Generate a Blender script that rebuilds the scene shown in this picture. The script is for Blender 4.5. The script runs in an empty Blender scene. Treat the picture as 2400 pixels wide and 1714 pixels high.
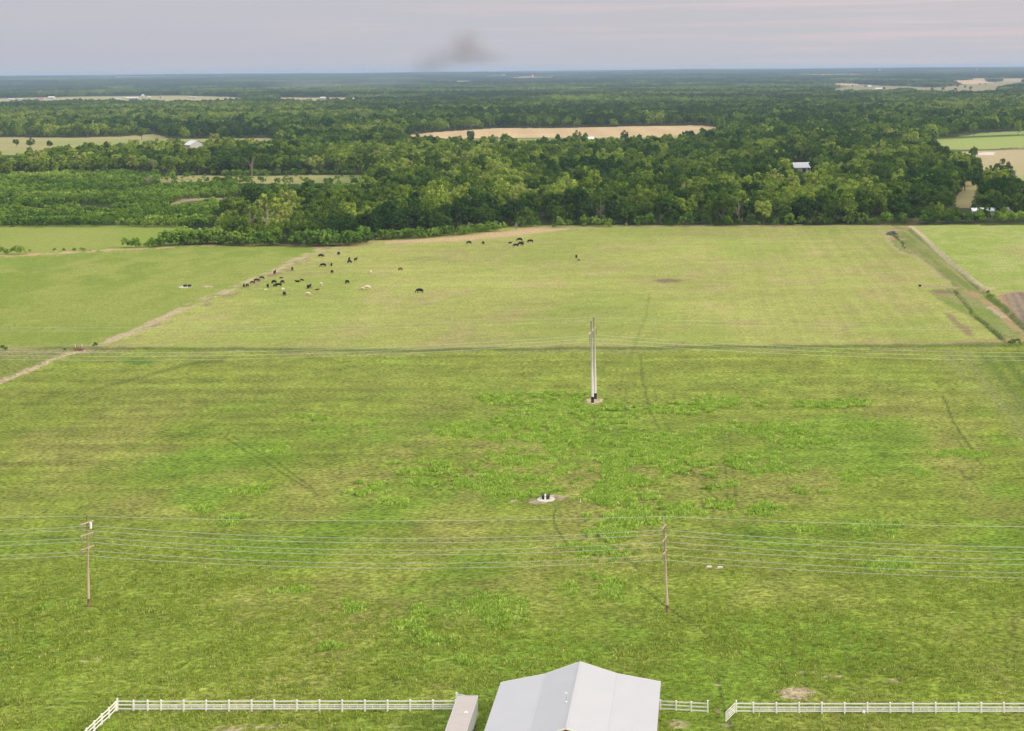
import bpy, math, random
import numpy as np
from mathutils import Vector, Matrix

# ------------------------------------------------------------------ camera, world, sun, exposure
H = 68.6                 # camera height (m)
F = 3500.0               # focal length in photo pixels (photo is 2400 x 1714)
PX, PY = 1620.0, 164.5   # principal point of the (rectified) photograph
ROLL = math.radians(0.55)
CR, SR = math.cos(ROLL), math.sin(ROLL)
scene = bpy.context.scene
COL = scene.collection

cam_d = bpy.data.cameras.new("camera")
cam = bpy.data.objects.new("camera", cam_d)
COL.objects.link(cam)
cam_d.sensor_fit = 'HORIZONTAL'
cam_d.sensor_width = 36.0
cam_d.lens = 36.0 * F / 2400.0
cam_d.shift_x = (1200.0 - PX) / 2400.0
cam_d.shift_y = -(857.0 - PY) / 2400.0
cam_d.clip_start = 1.0
cam_d.clip_end = 120000.0
cam.matrix_world = Matrix.Translation((0, 0, H)) @ Matrix.Rotation(math.radians(90), 4, 'X') @ Matrix.Rotation(-ROLL, 4, 'Z')
scene.camera = cam

SUN_EL, SUN_AZ = math.radians(24), math.radians(108)     # azimuth clockwise from +Y (view direction)
world = bpy.data.worlds.new("World")
scene.world = world
world.use_nodes = True
def build_world():
    nt = world.node_tree; N = nt.nodes; L = nt.links
    N.clear()
    out = N.new('ShaderNodeOutputWorld'); bg = N.new('ShaderNodeBackground')
    bg.inputs['Strength'].default_value = 0.1
    L.new(bg.outputs[0], out.inputs[0])
    sky = N.new('ShaderNodeTexSky'); sky.sky_type = 'NISHITA'; sky.sun_disc = False
    sky.sun_elevation = SUN_EL; sky.sun_rotation = SUN_AZ
    tc = N.new('ShaderNodeTexCoord'); sep = N.new('ShaderNodeSeparateXYZ')
    L.new(tc.outputs['Generated'], sep.inputs[0])
    # overcast veil: brighter towards the zenith, lavender low in the sky
    ramp = N.new('ShaderNodeValToRGB')
    e = ramp.color_ramp.elements
    e[0].position = 0.0; e[0].color = (0.515, 0.53, 0.595, 1)
    e[1].position = 1.0; e[1].color = (1, 1, 1, 1)
    a = ramp.color_ramp.elements.new(0.018); a.color = (0.515, 0.52, 0.59, 1)
    a = ramp.color_ramp.elements.new(0.05); a.color = (0.52, 0.515, 0.575, 1)
    a = ramp.color_ramp.elements.new(0.3); a.color = (0.75, 0.75, 0.79, 1)
    L.new(sep.outputs['Z'], ramp.inputs[0])
    gain = N.new('ShaderNodeMapRange'); gain.inputs['From Min'].default_value = 0.0; gain.inputs['From Max'].default_value = 1.0
    gain.inputs['To Min'].default_value = 9.8; gain.inputs['To Max'].default_value = 19.0
    L.new(sep.outputs['Z'], gain.inputs['Value'])
    # thin streaks of pink cloud, more of them to the right
    mp = N.new('ShaderNodeMapping'); mp.inputs['Scale'].default_value = (3.2, 3.2, 95.0)
    L.new(tc.outputs['Generated'], mp.inputs[0])
    nz = N.new('ShaderNodeTexNoise'); nz.inputs['Scale'].default_value = 1.6; nz.inputs['Detail'].default_value = 6; nz.inputs['Roughness'].default_value = 0.55
    L.new(mp.outputs[0], nz.inputs[0])
    cr = N.new('ShaderNodeMapRange'); cr.interpolation_type = 'SMOOTHSTEP'
    cr.inputs['From Min'].default_value = 0.45; cr.inputs['From Max'].default_value = 0.66
    L.new(nz.outputs[0], cr.inputs['Value'])
    xr = N.new('ShaderNodeMapRange'); xr.inputs['From Min'].default_value = -0.35; xr.inputs['From Max'].default_value = 0.25
    xr.inputs['To Min'].default_value = 0.1; xr.inputs['To Max'].default_value = 0.8
    L.new(sep.outputs['X'], xr.inputs['Value'])
    mul = N.new('ShaderNodeMath'); mul.operation = 'MULTIPLY'; L.new(cr.outputs[0], mul.inputs[0]); L.new(xr.outputs[0], mul.inputs[1])
    xw = N.new('ShaderNodeMapRange'); xw.inputs['From Min'].default_value = -0.45; xw.inputs['From Max'].default_value = 0.25
    L.new(sep.outputs['X'], xw.inputs['Value'])
    warm = N.new('ShaderNodeMix'); warm.data_type = 'RGBA'; warm.blend_type = 'MULTIPLY'; warm.inputs['B'].default_value = (1.13, 1.08, 1.02, 1)
    L.new(xw.outputs[0], warm.inputs['Factor']); L.new(ramp.outputs[0], warm.inputs['A'])
    pink = N.new('ShaderNodeMix'); pink.data_type = 'RGBA'; pink.inputs['B'].default_value = (0.72, 0.60, 0.61, 1)
    L.new(mul.outputs[0], pink.inputs['Factor']); L.new(warm.outputs['Result'], pink.inputs['A'])
    g2 = N.new('ShaderNodeVectorMath'); g2.operation = 'SCALE'
    L.new(pink.outputs['Result'], g2.inputs[0]); L.new(gain.outputs[0], g2.inputs['Scale'])
    mx = N.new('ShaderNodeMix'); mx.data_type = 'RGBA'; mx.inputs['Factor'].default_value = 0.96
    L.new(sky.outputs[0], mx.inputs['A']); L.new(g2.outputs[0], mx.inputs['B'])
    L.new(mx.outputs['Result'], bg.inputs['Color'])
build_world()

sun_d = bpy.data.lights.new("sun", 'SUN'); sun_d.energy = 3.0; sun_d.angle = math.radians(4.0); sun_d.color = (1.0, 0.86, 0.7)
sun = bpy.data.objects.new("sun", sun_d); COL.objects.link(sun)
sdir = Vector((math.sin(SUN_AZ) * math.cos(SUN_EL), math.cos(SUN_AZ) * math.cos(SUN_EL), math.sin(SUN_EL)))
sun.rotation_euler = sdir.to_track_quat('Z', 'Y').to_euler()
sun.location = (200, 0, 150)
scene.view_settings.view_transform = 'Standard'
scene.view_settings.look = 'None'
scene.view_settings.gamma = 1.0
scene.view_settings.use_curve_mapping = False
scene.view_settings.exposure = 0.0
scene.render.engine = 'CYCLES'
scene.cycles.max_bounces = 6
scene.cycles.diffuse_bounces = 3
scene.cycles.volume_bounces = 1
scene.cycles.transparent_max_bounces = 8

# ------------------------------------------------------------------ helpers
def uv_of(px, py):
    dx = px - PX; dy = py - PY
    return dx * CR - dy * SR, dx * SR + dy * CR
def U(px, py, z=0.0):                      # photo pixel -> point on the plane at height z
    u, v = uv_of(px, py)
    d = F * (H - z) / v
    return Vector((u * d / F, d, z))
def px_of(x, y, z=0.0):                    # world -> photo pixel (numpy ok)
    u = x * F / y; v = (H - z) * F / y
    return PX + u * CR + v * SR, PY - u * SR + v * CR

def smooth(a, b, x):
    t = np.clip((x - a) / (b - a), 0, 1); return t * t * (3 - 2 * t)
def _hash(ix, iy, s):
    h = (ix.astype(np.int64) * 374761393 + iy.astype(np.int64) * 668265263 + s * 1442695041) & 0x7fffffff
    h = ((h ^ (h >> 13)) * 1274126177) & 0x7fffffff
    h = (h ^ (h >> 16)) & 0x7fffffff
    return (h % 100003) / 100003.0
def vnoise(x, y, s=0):
    ix = np.floor(x); iy = np.floor(y); fx = x - ix; fy = y - iy
    fx = fx * fx * (3 - 2 * fx); fy = fy * fy * (3 - 2 * fy)
    a = _hash(ix, iy, s); b = _hash(ix + 1, iy, s); c = _hash(ix, iy + 1, s); d = _hash(ix + 1, iy + 1, s)
    return (a * (1 - fx) + b * fx) * (1 - fy) + (c * (1 - fx) + d * fx) * fy
def fbm(x, y, s=0, o=4):
    r = 0; a = 0.5; t = 0
    for k in range(o):
        r = r + a * vnoise(x * 2 ** k, y * 2 ** k, s + 17 * k); t += a; a *= 0.5
    return r / t
def inpoly(px, py, poly):
    c = np.zeros(np.shape(px), bool); n = len(poly)
    for i in range(n):
        x0, y0 = poly[i]; x1, y1 = poly[(i + 1) % n]
        if y0 == y1: continue
        k = ((y0 > py) != (y1 > py)) & (px < (x1 - x0) * (py - y0) / (y1 - y0) + x0)
        c ^= k
    return c
def terrain(x, y):
    r = np.sqrt(x * x + y * y)
    t = smooth(5200, 17500, r)
    z = t * 53.0 + smooth(5500, 9000, r) * (fbm(x / 2300.0, y / 1500.0, 5, 3) - 0.5) * 34.0
    return z + smooth(15000, 22000, r) * (fbm(x / 3500.0 + 9, y / 3500.0, 8, 2) - 0.5) * 14.0

def tag(o, label=None, cat=None, group=None, kind=None):
    if label: o['label'] = label
    if cat: o['category'] = cat
    if group: o['group'] = group
    if kind: o['kind'] = kind
    return o
def empty(name, loc, label=None, cat=None, group=None, rz=0.0):
    o = bpy.data.objects.new(name, None); COL.objects.link(o)
    o.empty_display_size = 0.5
    o.location = loc; o.rotation_euler = (0, 0, rz)
    return tag(o, label, cat, group)

class MB:
    def __init__(s): s.v = []; s.f = []; s.mi = []
    def box(s, c, size, rz=0.0, m=0, taper=1.0):
        cx, cy, cz = c; a, b, h = size[0] / 2, size[1] / 2, size[2] / 2
        co, si = math.cos(rz), math.sin(rz); n = len(s.v)
        for dz, k in ((-h, 1.0), (h, taper)):
            for dx, dy in ((-a, -b), (a, -b), (a, b), (-a, b)):
                dx *= k; dy *= k
                s.v.append((cx + dx * co - dy * si, cy + dx * si + dy * co, cz + dz))
        s.f += [(n, n + 3, n + 2, n + 1), (n + 4, n + 5, n + 6, n + 7)] + [(n + i, n + (i + 1) % 4, n + 4 + (i + 1) % 4, n + 4 + i) for i in range(4)]
        s.mi += [m] * 6
    def poly(s, pts, m=0):
        n = len(s.v); s.v += [tuple(p) for p in pts]; s.f.append(tuple(range(n, n + len(pts)))); s.mi.append(m)
    def tube(s, pts, radii, seg=8, m=0, cap=True):
        pts = [Vector(p) for p in pts]; rings = []
        if not hasattr(radii, '__len__'): radii = [radii] * len(pts)
        for i, p in enumerate(pts):
            t = (pts[min(i + 1, len(pts) - 1)] - pts[max(i - 1, 0)]).normalized()
            a = t.cross(Vector((0, 1, 0)) if abs(t.y) < 0.9 else Vector((1, 0, 0))).normalized(); b = t.cross(a)
            n = len(s.v)
            for k in range(seg):
                an = 2 * math.pi * k / seg
                s.v.append(tuple(p + (a * math.cos(an) + b * math.sin(an)) * radii[i]))
            rings.append(n)
        for r0, r1 in zip(rings, rings[1:]):
            for k in range(seg):
                s.f.append((r0 + k, r0 + (k + 1) % seg, r1 + (k + 1) % seg, r1 + k)); s.mi.append(m)
        if cap:
            s.f.append(tuple(rings[0] + k for k in range(seg))); s.f.append(tuple(rings[-1] + k for k in reversed(range(seg)))); s.mi += [m, m]
    def beam(s, p0, p1, w, h, m=0):       # rectangular bar between two points, h vertical-ish
        p0 = Vector(p0); p1 = Vector(p1); t = (p1 - p0).normalized()
        side = t.cross(Vector((0, 0, 1)))
        side = side.normalized() if side.length > 1e-4 else Vector((1, 0, 0))
        up = side.cross(t).normalized(); n = len(s.v)
        for p in (p0, p1):
            for a, b in ((-1, -1), (1, -1), (1, 1), (-1, 1)):
                s.v.append(tuple(p + side * (a * w / 2) + up * (b * h / 2)))
        s.f += [(n, n + 3, n + 2, n + 1), (n + 4, n + 5, n + 6, n + 7)] + [(n + i, n + (i + 1) % 4, n + 4 + (i + 1) % 4, n + 4 + i) for i in range(4)]
        s.mi += [m] * 6
    def mesh(s, name, mats, smooth_=False):
        me = bpy.data.meshes.new(name); me.from_pydata(s.v, [], s.f)
        for mt in mats: me.materials.append(mt)
        me.polygons.foreach_set('material_index', s.mi)
        if smooth_: me.polygons.foreach_set('use_smooth', [True] * len(s.f))
        me.update(); return me
    def build(s, name, mats, parent=None, smooth_=False, loc=None, rz=0.0):
        if not isinstance(mats, (list, tuple)): mats = [mats]
        return link(name, s.mesh(name, mats, smooth_), parent, loc, rz)
def link(name, me, parent=None, loc=None, rz=0.0):
    o = bpy.data.objects.new(name, me); COL.objects.link(o)
    if parent: o.parent = parent
    if loc is not None: o.location = loc
    o.rotation_euler = (0, 0, rz)
    return o
def quads_mesh(name, V, mats, nper=4):
    """V: (n*nper,3) array of separate quads"""
    n = len(V) // nper
    me = bpy.data.meshes.new(name)
    me.vertices.add(len(V)); me.vertices.foreach_set('co', np.asarray(V, np.float32).ravel())
    me.loops.add(len(V)); me.loops.foreach_set('vertex_index', np.arange(len(V), dtype=np.int32))
    me.polygons.add(n); me.polygons.foreach_set('loop_start', np.arange(0, len(V), nper, dtype=np.int32))
    for mt in mats: me.materials.append(mt)
    me.update(calc_edges=True); return me

# ------------------------------------------------------------------ materials
def mat(name, col, rough=0.7, metal=0.0, var=0.0, scale=3.0, col2=None, bump=0.0, stretch=(1, 1, 1), spec=0.5):
    m = bpy.data.materials.new(name); m.use_nodes = True
    nt = m.node_tree; b = nt.nodes['Principled BSDF']
    b.inputs['Roughness'].default_value = rough; b.inputs['Metallic'].default_value = metal
    b.inputs['Specular IOR Level'].default_value = spec
    c = tuple(col) + (1,)
    c2 = tuple(col2) + (1,) if col2 else tuple(max(0, x * (1 - (var or 0.15))) for x in col) + (1,)
    tc = nt.nodes.new('ShaderNodeTexCoord'); mp = nt.nodes.new('ShaderNodeMapping'); mp.inputs['Scale'].default_value = stretch
    nz = nt.nodes.new('ShaderNodeTexNoise'); nz.inputs['Scale'].default_value = scale; nz.inputs['Detail'].default_value = 5
    mx = nt.nodes.new('ShaderNodeMix'); mx.data_type = 'RGBA'; mx.inputs['A'].default_value = c; mx.inputs['B'].default_value = c2
    rp = nt.nodes.new('ShaderNodeMapRange'); rp.inputs['From Min'].default_value = 0.35; rp.inputs['From Max'].default_value = 0.65
    nt.links.new(tc.outputs['Object'], mp.inputs[0]); nt.links.new(mp.outputs[0], nz.inputs[0])
    nt.links.new(nz.outputs[0], rp.inputs[0]); nt.links.new(rp.outputs[0], mx.inputs['Factor'])
    nt.links.new(mx.outputs['Result'], b.inputs['Base Color'])
    if bump:
        bp = nt.nodes.new('ShaderNodeBump'); bp.inputs['Strength'].default_value = bump; bp.inputs['Distance'].default_value = 0.05
        nt.links.new(nz.outputs[0], bp.inputs['Height']); nt.links.new(bp.outputs[0], b.inputs['Normal'])
    return m
M = {}
M['vinyl'] = mat('white_vinyl', (0.86, 0.86, 0.81), 0.45, var=0.12, scale=1.5)
M['wood_pole'] = mat('weathered_pole', (0.46, 0.385, 0.26), 0.85, col2=(0.33, 0.25, 0.17), scale=2, stretch=(6, 6, .5))
M['red_wood'] = mat('stained_pole_wood', (0.30, 0.14, 0.09), 0.85, col2=(0.22, 0.12, 0.09), scale=3)
M['arm_wood'] = mat('crossarm_wood', (0.5, 0.42, 0.27), 0.85, col2=(0.38, 0.28, 0.18), scale=3)
M['galv'] = mat('galvanised_metal', (0.55, 0.55, 0.56), 0.45, 0.3, var=0.15)
M['steel_pole'] = mat('pale_steel_pole', (0.56, 0.54, 0.49), 0.55, var=0.18, scale=1.0, stretch=(3, 3, .4))
M['black'] = mat('black_rubber', (0.02, 0.018, 0.016), 0.7, var=0.3)
M['wire'] = mat('aluminium_wire', (0.62, 0.61, 0.6), 0.5, 0.2, var=0.1)
M['insul'] = mat('glazed_insulator', (0.23, 0.2, 0.2), 0.3, var=0.2)
M['concrete'] = mat('pale_concrete', (0.6, 0.57, 0.5), 0.9, var=0.2, scale=2)
M['red_paint'] = mat('red_metal_siding', (0.33, 0.022, 0.028), 0.5, var=0.2)
M['tan_wood'] = mat('bare_wood', (0.36, 0.23, 0.14), 0.8, var=0.3)
M['white_metal'] = mat('white_painted_metal', (0.68, 0.68, 0.66), 0.45, var=0.1, scale=.7)
M['glass'] = mat('dark_window', (0.03, 0.035, 0.04), 0.15, var=0.3)
M['far_wall'] = mat('far_white_wall', (0.45, 0.44, 0.41), 0.7, var=0.1)
M['far_roof'] = mat('far_metal_roof', (0.58, 0.6, 0.62), 0.4, var=0.08)
M['far_grey'] = mat('far_grey_roof', (0.4, 0.4, 0.42), 0.6, var=0.1)
M['far_red'] = mat('far_red_roof', (0.36, 0.14, 0.1), 0.6, var=0.1)
M['bark'] = mat('grey_bark', (0.19, 0.16, 0.125), 0.95, var=0.35, scale=2.0, stretch=(4, 4, 1))
M['dead'] = mat('bare_dead_wood', (0.34, 0.28, 0.235), 0.95, var=0.3, scale=2.0)
M['rust'] = mat('rusted_steel', (0.25, 0.12, 0.08), 0.8, var=0.3)
M['rock'] = mat('grey_rock', (0.13, 0.125, 0.13), 0.95, var=0.4, scale=1.5, bump=.4)
M['black_hide'] = mat('black_hide', (0.014, 0.012, 0.011), 0.75, var=0.3, scale=1.5, spec=0.2)
M['dark_hide'] = mat('dark_brown_hide', (0.035, 0.02, 0.013), 0.75, var=0.3, scale=1.5, spec=0.2)
M['white_hide'] = mat('cream_hide', (0.62, 0.52, 0.4), 0.8, var=0.12, scale=1.5, spec=0.2)
M['red_hide'] = mat('red_brown_hide', (0.16, 0.055, 0.025), 0.75, var=0.25, scale=1.5, spec=0.2)

def roof_mat():
    m = bpy.data.materials.new('ribbed_white_metal_roof'); m.use_nodes = True
    nt = m.node_tree; N = nt.nodes; L = nt.links; b = N['Principled BSDF']
    b.inputs['Roughness'].default_value = 0.42; b.inputs['Metallic'].default_value = 0.15
    tc = N.new('ShaderNodeTexCoord'); sp = N.new('ShaderNodeSeparateXYZ'); L.new(tc.outputs['Object'], sp.inputs[0])
    fr = N.new('ShaderNodeMath'); fr.operation = 'PINGPONG'; fr.inputs[1].default_value = 0.114; L.new(sp.outputs['Y'], fr.inputs[0])
    st = N.new('ShaderNodeMapRange'); st.inputs['From Min'].default_value = 0.0; st.inputs['From Max'].default_value = 0.02
    L.new(fr.outputs[0], st.inputs[0])
    bp = N.new('ShaderNodeBump'); bp.inputs['Strength'].default_value = 0.25; bp.inputs['Distance'].default_value = 0.02; bp.invert = True
    L.new(st.outputs[0], bp.inputs['Height']); L.new(bp.outputs[0], b.inputs['Normal'])
    nz = N.new('ShaderNodeTexNoise'); nz.inputs['Scale'].default_value = 0.35; nz.inputs['Detail'].default_value = 6
    L.new(tc.outputs['Object'], nz.inputs[0])
    mx = N.new('ShaderNodeMix'); mx.data_type = 'RGBA'; mx.inputs['A'].default_value = (0.415, 0.43, 0.455, 1); mx.inputs['B'].default_value = (0.475, 0.485, 0.495, 1)
    L.new(nz.outputs[0], mx.inputs['Factor']); L.new(mx.outputs['Result'], b.inputs['Base Color'])
    return m
M['roof'] = roof_mat()
def trailer_roof():
    m = bpy.data.materials.new('dusty_trailer_roof'); m.use_nodes = True
    nt = m.node_tree; N = nt.nodes; L = nt.links; b = N['Principled BSDF']; b.inputs['Roughness'].default_value = 0.8
    tc = N.new('ShaderNodeTexCoord'); mp = N.new('ShaderNodeMapping'); mp.inputs['Scale'].default_value = (0.7, 6, 1)
    L.new(tc.outputs['Object'], mp.inputs[0])
    nz = N.new('ShaderNodeTexNoise'); nz.inputs['Scale'].default_value = 1.3; nz.inputs['Detail'].default_value = 6; L.new(mp.outputs[0], nz.inputs[0])
    cr = N.new('ShaderNodeValToRGB'); e = cr.color_ramp.elements
    e[0].position = .3; e[0].color = (0.385, 0.34, 0.305, 1); e[1].position = .7; e[1].color = (0.42, 0.40, 0.39, 1)
    L.new(nz.outputs[0], cr.inputs[0]); L.new(cr.outputs[0], b.inputs['Base Color'])
    return m
M['trailer_roof'] = trailer_roof()

def leaf_mat(name, stops, spread=0.55):
    m = bpy.data.materials.new(name); m.use_nodes = True
    nt = m.node_tree; N = nt.nodes; L = nt.links; N.clear()
    out = N.new('ShaderNodeOutputMaterial')
    at = N.new('ShaderNodeAttribute'); at.attribute_type = 'INSTANCER'; at.attribute_name = 'tint'
    cr = N.new('ShaderNodeValToRGB'); e = cr.color_ramp.elements
    e[0].position = stops[0][0]; e[0].color = stops[0][1] + (1,); e[1].position = stops[-1][0]; e[1].color = stops[-1][1] + (1,)
    for p, c in stops[1:-1]:
        k = cr.color_ramp.elements.new(p); k.color = c + (1,)
    L.new(at.outputs['Fac'], cr.inputs[0])
    tc = N.new('ShaderNodeTexCoord'); nz = N.new('ShaderNodeTexNoise'); nz.inputs['Scale'].default_value = 0.55; nz.inputs['Detail'].default_value = 5
    L.new(tc.outputs['Object'], nz.inputs[0])
    mr = N.new('ShaderNodeMapRange'); mr.inputs['From Min'].default_value = 0.3; mr.inputs['From Max'].default_value = 0.7
    mr.inputs['To Min'].default_value = 1 - spread * .6; mr.inputs['To Max'].default_value = 1 + spread
    L.new(nz.outputs[0], mr.inputs[0])
    sc = N.new('ShaderNodeVectorMath'); sc.operation = 'SCALE'; L.new(cr.outputs[0], sc.inputs[0]); L.new(mr.outputs[0], sc.inputs['Scale'])
    df = N.new('ShaderNodeBsdfDiffuse'); tr = N.new('ShaderNodeBsdfTranslucent'); mx = N.new('ShaderNodeMixShader'); mx.inputs[0].default_value = 0.14
    L.new(sc.outputs[0], df.inputs[0]); L.new(sc.outputs[0], tr.inputs[0])
    L.new(df.outputs[0], mx.inputs[1]); L.new(tr.outputs[0], mx.inputs[2]); L.new(mx.outputs[0], out.inputs[0])
    return m
M['leaf'] = leaf_mat('tree_foliage', [(0.0, (0.024, 0.060, 0.011)), (0.3, (0.062, 0.116, 0.014)), (0.6, (0.145, 0.218, 0.025)), (0.85, (0.26, 0.335, 0.052)), (1.0, (0.21, 0.22, 0.075))], 0.8)
M['shrub_leaf'] = leaf_mat('shrub_foliage', [(0.0, (0.055, 0.115, 0.018)), (0.5, (0.14, 0.245, 0.03)), (1.0, (0.28, 0.38, 0.07))], 0.7)
M['weed_leaf'] = leaf_mat('weed_leaf', [(0.0, (0.20, 0.32, 0.04)), (0.6, (0.31, 0.475, 0.065)), (1.0, (0.44, 0.57, 0.13))], 0.4)
M['grass_leaf'] = leaf_mat('grass_blade', [(0.0, (0.19, 0.26, 0.035)), (0.5, (0.28, 0.365, 0.055)), (1.0, (0.41, 0.45, 0.13))], 0.4)

def ground_mat():
    m = bpy.data.materials.new('ground_cover'); m.use_nodes = True
    nt = m.node_tree; N = nt.nodes; L = nt.links; b = N['Principled BSDF']
    b.inputs['Roughness'].default_value = 0.95; b.inputs['Specular IOR Level'].default_value = 0.1
    at = N.new('ShaderNodeAttribute'); at.attribute_name = 'albedo'
    geo = N.new('ShaderNodeNewGeometry')
    def noise(scale, det, rough=0.6, stretch=(1, 1, 1)):
        mp = N.new('ShaderNodeMapping'); mp.inputs['Scale'].default_value = stretch; L.new(geo.outputs['Position'], mp.inputs[0])
        nz = N.new('ShaderNodeTexNoise'); nz.inputs['Scale'].default_value = scale; nz.inputs['Detail'].default_value = det; nz.inputs['Roughness'].default_value = rough
        L.new(mp.outputs[0], nz.inputs[0]); return nz.outputs[0]
    def mrange(x, a, b_, c, d):
        mr = N.new('ShaderNodeMapRange'); mr.inputs['From Min'].default_value = a; mr.inputs['From Max'].default_value = b_
        mr.inputs['To Min'].default_value = c; mr.inputs['To Max'].default_value = d; L.new(x, mr.inputs[0]); return mr.outputs[0]
    n1 = noise(1.7, 4, 0.65, (0.75, 1, 1)); n2 = noise(0.32, 4, 0.6, (0.7, 1, 1)); n3 = noise(5.0, 2)
    f1 = mrange(n1, 0.32, 0.68, 0.3, 1.7); f2 = mrange(n2, 0.3, 0.7, 0.8, 1.2)
    mu = N.new('ShaderNodeMath'); mu.operation = 'MULTIPLY'; L.new(f1, mu.inputs[0]); L.new(f2, mu.inputs[1])
    # alpha of the attribute = how coarse the sward is
    lp = N.new('ShaderNodeMix'); lp.data_type = 'FLOAT'; lp.inputs['A'].default_value = 1.0
    L.new(at.outputs['Alpha'], lp.inputs['Factor']); L.new(mu.outputs[0], lp.inputs['B'])
    sc = N.new('ShaderNodeVectorMath'); sc.operation = 'SCALE'; L.new(at.outputs['Color'], sc.inputs[0]); L.new(lp.outputs['Result'], sc.inputs['Scale'])
    # hue drift between lush and dry blades
    hm = N.new('ShaderNodeMix'); hm.data_type = 'RGBA'; hm.blend_type = 'MULTIPLY'; hm.inputs['B'].default_value = (1.12, 0.97, 1.2, 1)
    hf = mrange(noise(0.9, 4, 0.7, (0.6, 1, 1)), 0.45, 0.75, 0, 1)
    hf2 = N.new('ShaderNodeMath'); hf2.operation = 'MULTIPLY'; L.new(hf, hf2.inputs[0]); L.new(at.outputs['Alpha'], hf2.inputs[1])
    L.new(hf2.outputs[0], hm.inputs['Factor']); L.new(sc.outputs[0], hm.inputs['A'])
    L.new(hm.outputs['Result'], b.inputs['Base Color'])
    bp = N.new('ShaderNodeBump'); bp.inputs['Strength'].default_value = 0.8; bp.inputs['Distance'].default_value = 0.5
    ad = N.new('ShaderNodeMath'); ad.operation = 'ADD'; L.new(n1, ad.inputs[0]); L.new(n3, ad.inputs[1])
    L.new(ad.outputs[0], bp.inputs['Height']); L.new(bp.outputs[0], b.inputs['Normal'])
    return m
M['ground'] = ground_mat()

# ------------------------------------------------------------------ layout read from the photograph (photo pixels)
LEFT_FIELD_FAR = [(-700, 533), (0, 532), (250, 533), (440, 534), (470, 550), (470, 577), (300, 583), (120, 592), (0, 600), (-700, 640)]
STRIP_HEDGE = [(-700, 640), (0, 602), (60, 597), (150, 592), (250, 587), (330, 583), (450, 577), (560, 573), (700, 574), (765, 578)]
DIAG = [(-500, 1130), (-80, 935), (0, 896), (80, 862), (140, 838), (185, 826), (228, 811), (310, 779), (400, 737), (470, 705), (540, 679), (640, 635), (720, 598), (765, 580)]
MIDLINE = [(-700, 824), (0, 822), (230, 817), (700, 820), (1000, 820), (1400, 816), (1800, 813), (2200, 810), (2400, 806), (3100, 800)]
TRACK = [(2128, 525), (2172, 561), (2222, 606), (2271, 648), (2308, 677)]
DITCH = [(2128, 540), (2180, 575), (2240, 628), (2300, 683), (2350, 722), (2400, 768), (2500, 860), (2700, 1060)]
WHEAT = [(903, 324), (960, 317), (1010, 311), (1160, 301), (1330, 300), (1500, 296), (1640, 294), (1690, 300), (1650, 312), (1560, 321), (1400, 323), (1120, 324), (1020, 326)]
GREENSTRIP = [(1040, 326), (1400, 323), (1600, 318), (1600, 324), (1430, 329), (1200, 331), (1060, 329)]
FIELD_L = [(-700, 330), (0, 322), (180, 323), (290, 320), (360, 314), (400, 326), (640, 324), (640, 332), (500, 333), (380, 335), (300, 340), (200, 345), (140, 352), (80, 362), (0, 364), (-700, 380)]
FIELD_R1 = [(2195, 324), (2280, 321), (2400, 318), (3100, 305), (3100, 350), (2400, 345), (2300, 351), (2215, 353), (2195, 340)]
FIELD_R2 = [(2236, 322), (2300, 312), (2400, 307), (3100, 290), (3100, 303), (2400, 316), (2290, 320)]
FIELD_R3 = [(2225, 357), (2325, 352), (2400, 346), (3100, 335), (3100, 450), (2400, 445), (2385, 430), (2380, 400), (2300, 400), (2300, 372)]
ROAD_R = [(2205, 356), (2240, 360), (2330, 357), (2330, 363), (2240, 364)]
OPEN_R = [(2262, 425), (2292, 425), (2292, 440), (2285, 452), (2280, 470), (2274, 488), (2240, 488), (2240, 460), (2256, 446)]
CLEAR_A = [(368, 420), (395, 413), (480, 411), (560, 414), (700, 411), (850, 411), (850, 427), (780, 431), (700, 432), (560, 430), (480, 426), (380, 428)]
CLEAR_B = [(398, 477), (425, 468), (480, 464), (570, 463), (560, 467), (480, 469), (430, 474), (410, 480)]
FAR_L = [(-700, 240), (0, 231), (140, 228), (230, 226), (420, 224), (570, 229), (570, 236), (470, 238), (330, 237), (200, 236), (60, 239), (-700, 252)]
FAR_M = [(640, 229), (830, 229), (830, 233), (720, 238), (700, 234), (640, 233)]
FAR_R = [(1950, 210), (2010, 198), (2080, 202), (2130, 203), (2190, 206), (2300, 196), (2345, 192), (2400, 190), (2400, 196), (2330, 206), (2340, 214), (2230, 215), (2160, 214), (2130, 208), (2080, 212), (1960, 213)]
FAR_SMALL = [[(1950, 196), (2010, 197), (2010, 202), (1955, 200)], [(2230, 190), (2300, 188), (2330, 196), (2260, 199)]]
WHITE_ROOF_GAP = [(1861, 382), (1899, 382), (1899, 398), (1861, 398)]
BARN_GAP_L = [(434, 330), (475, 330), (475, 342), (434, 342)]
VISIBLE_CLEAR = [FIELD_L, WHEAT, GREENSTRIP, FIELD_R1, FIELD_R2, FIELD_R3, ROAD_R, OPEN_R, CLEAR_A, CLEAR_B, FAR_L, FAR_M, FAR_R, WHITE_ROOF_GAP, BARN_GAP_L] + FAR_SMALL

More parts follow.
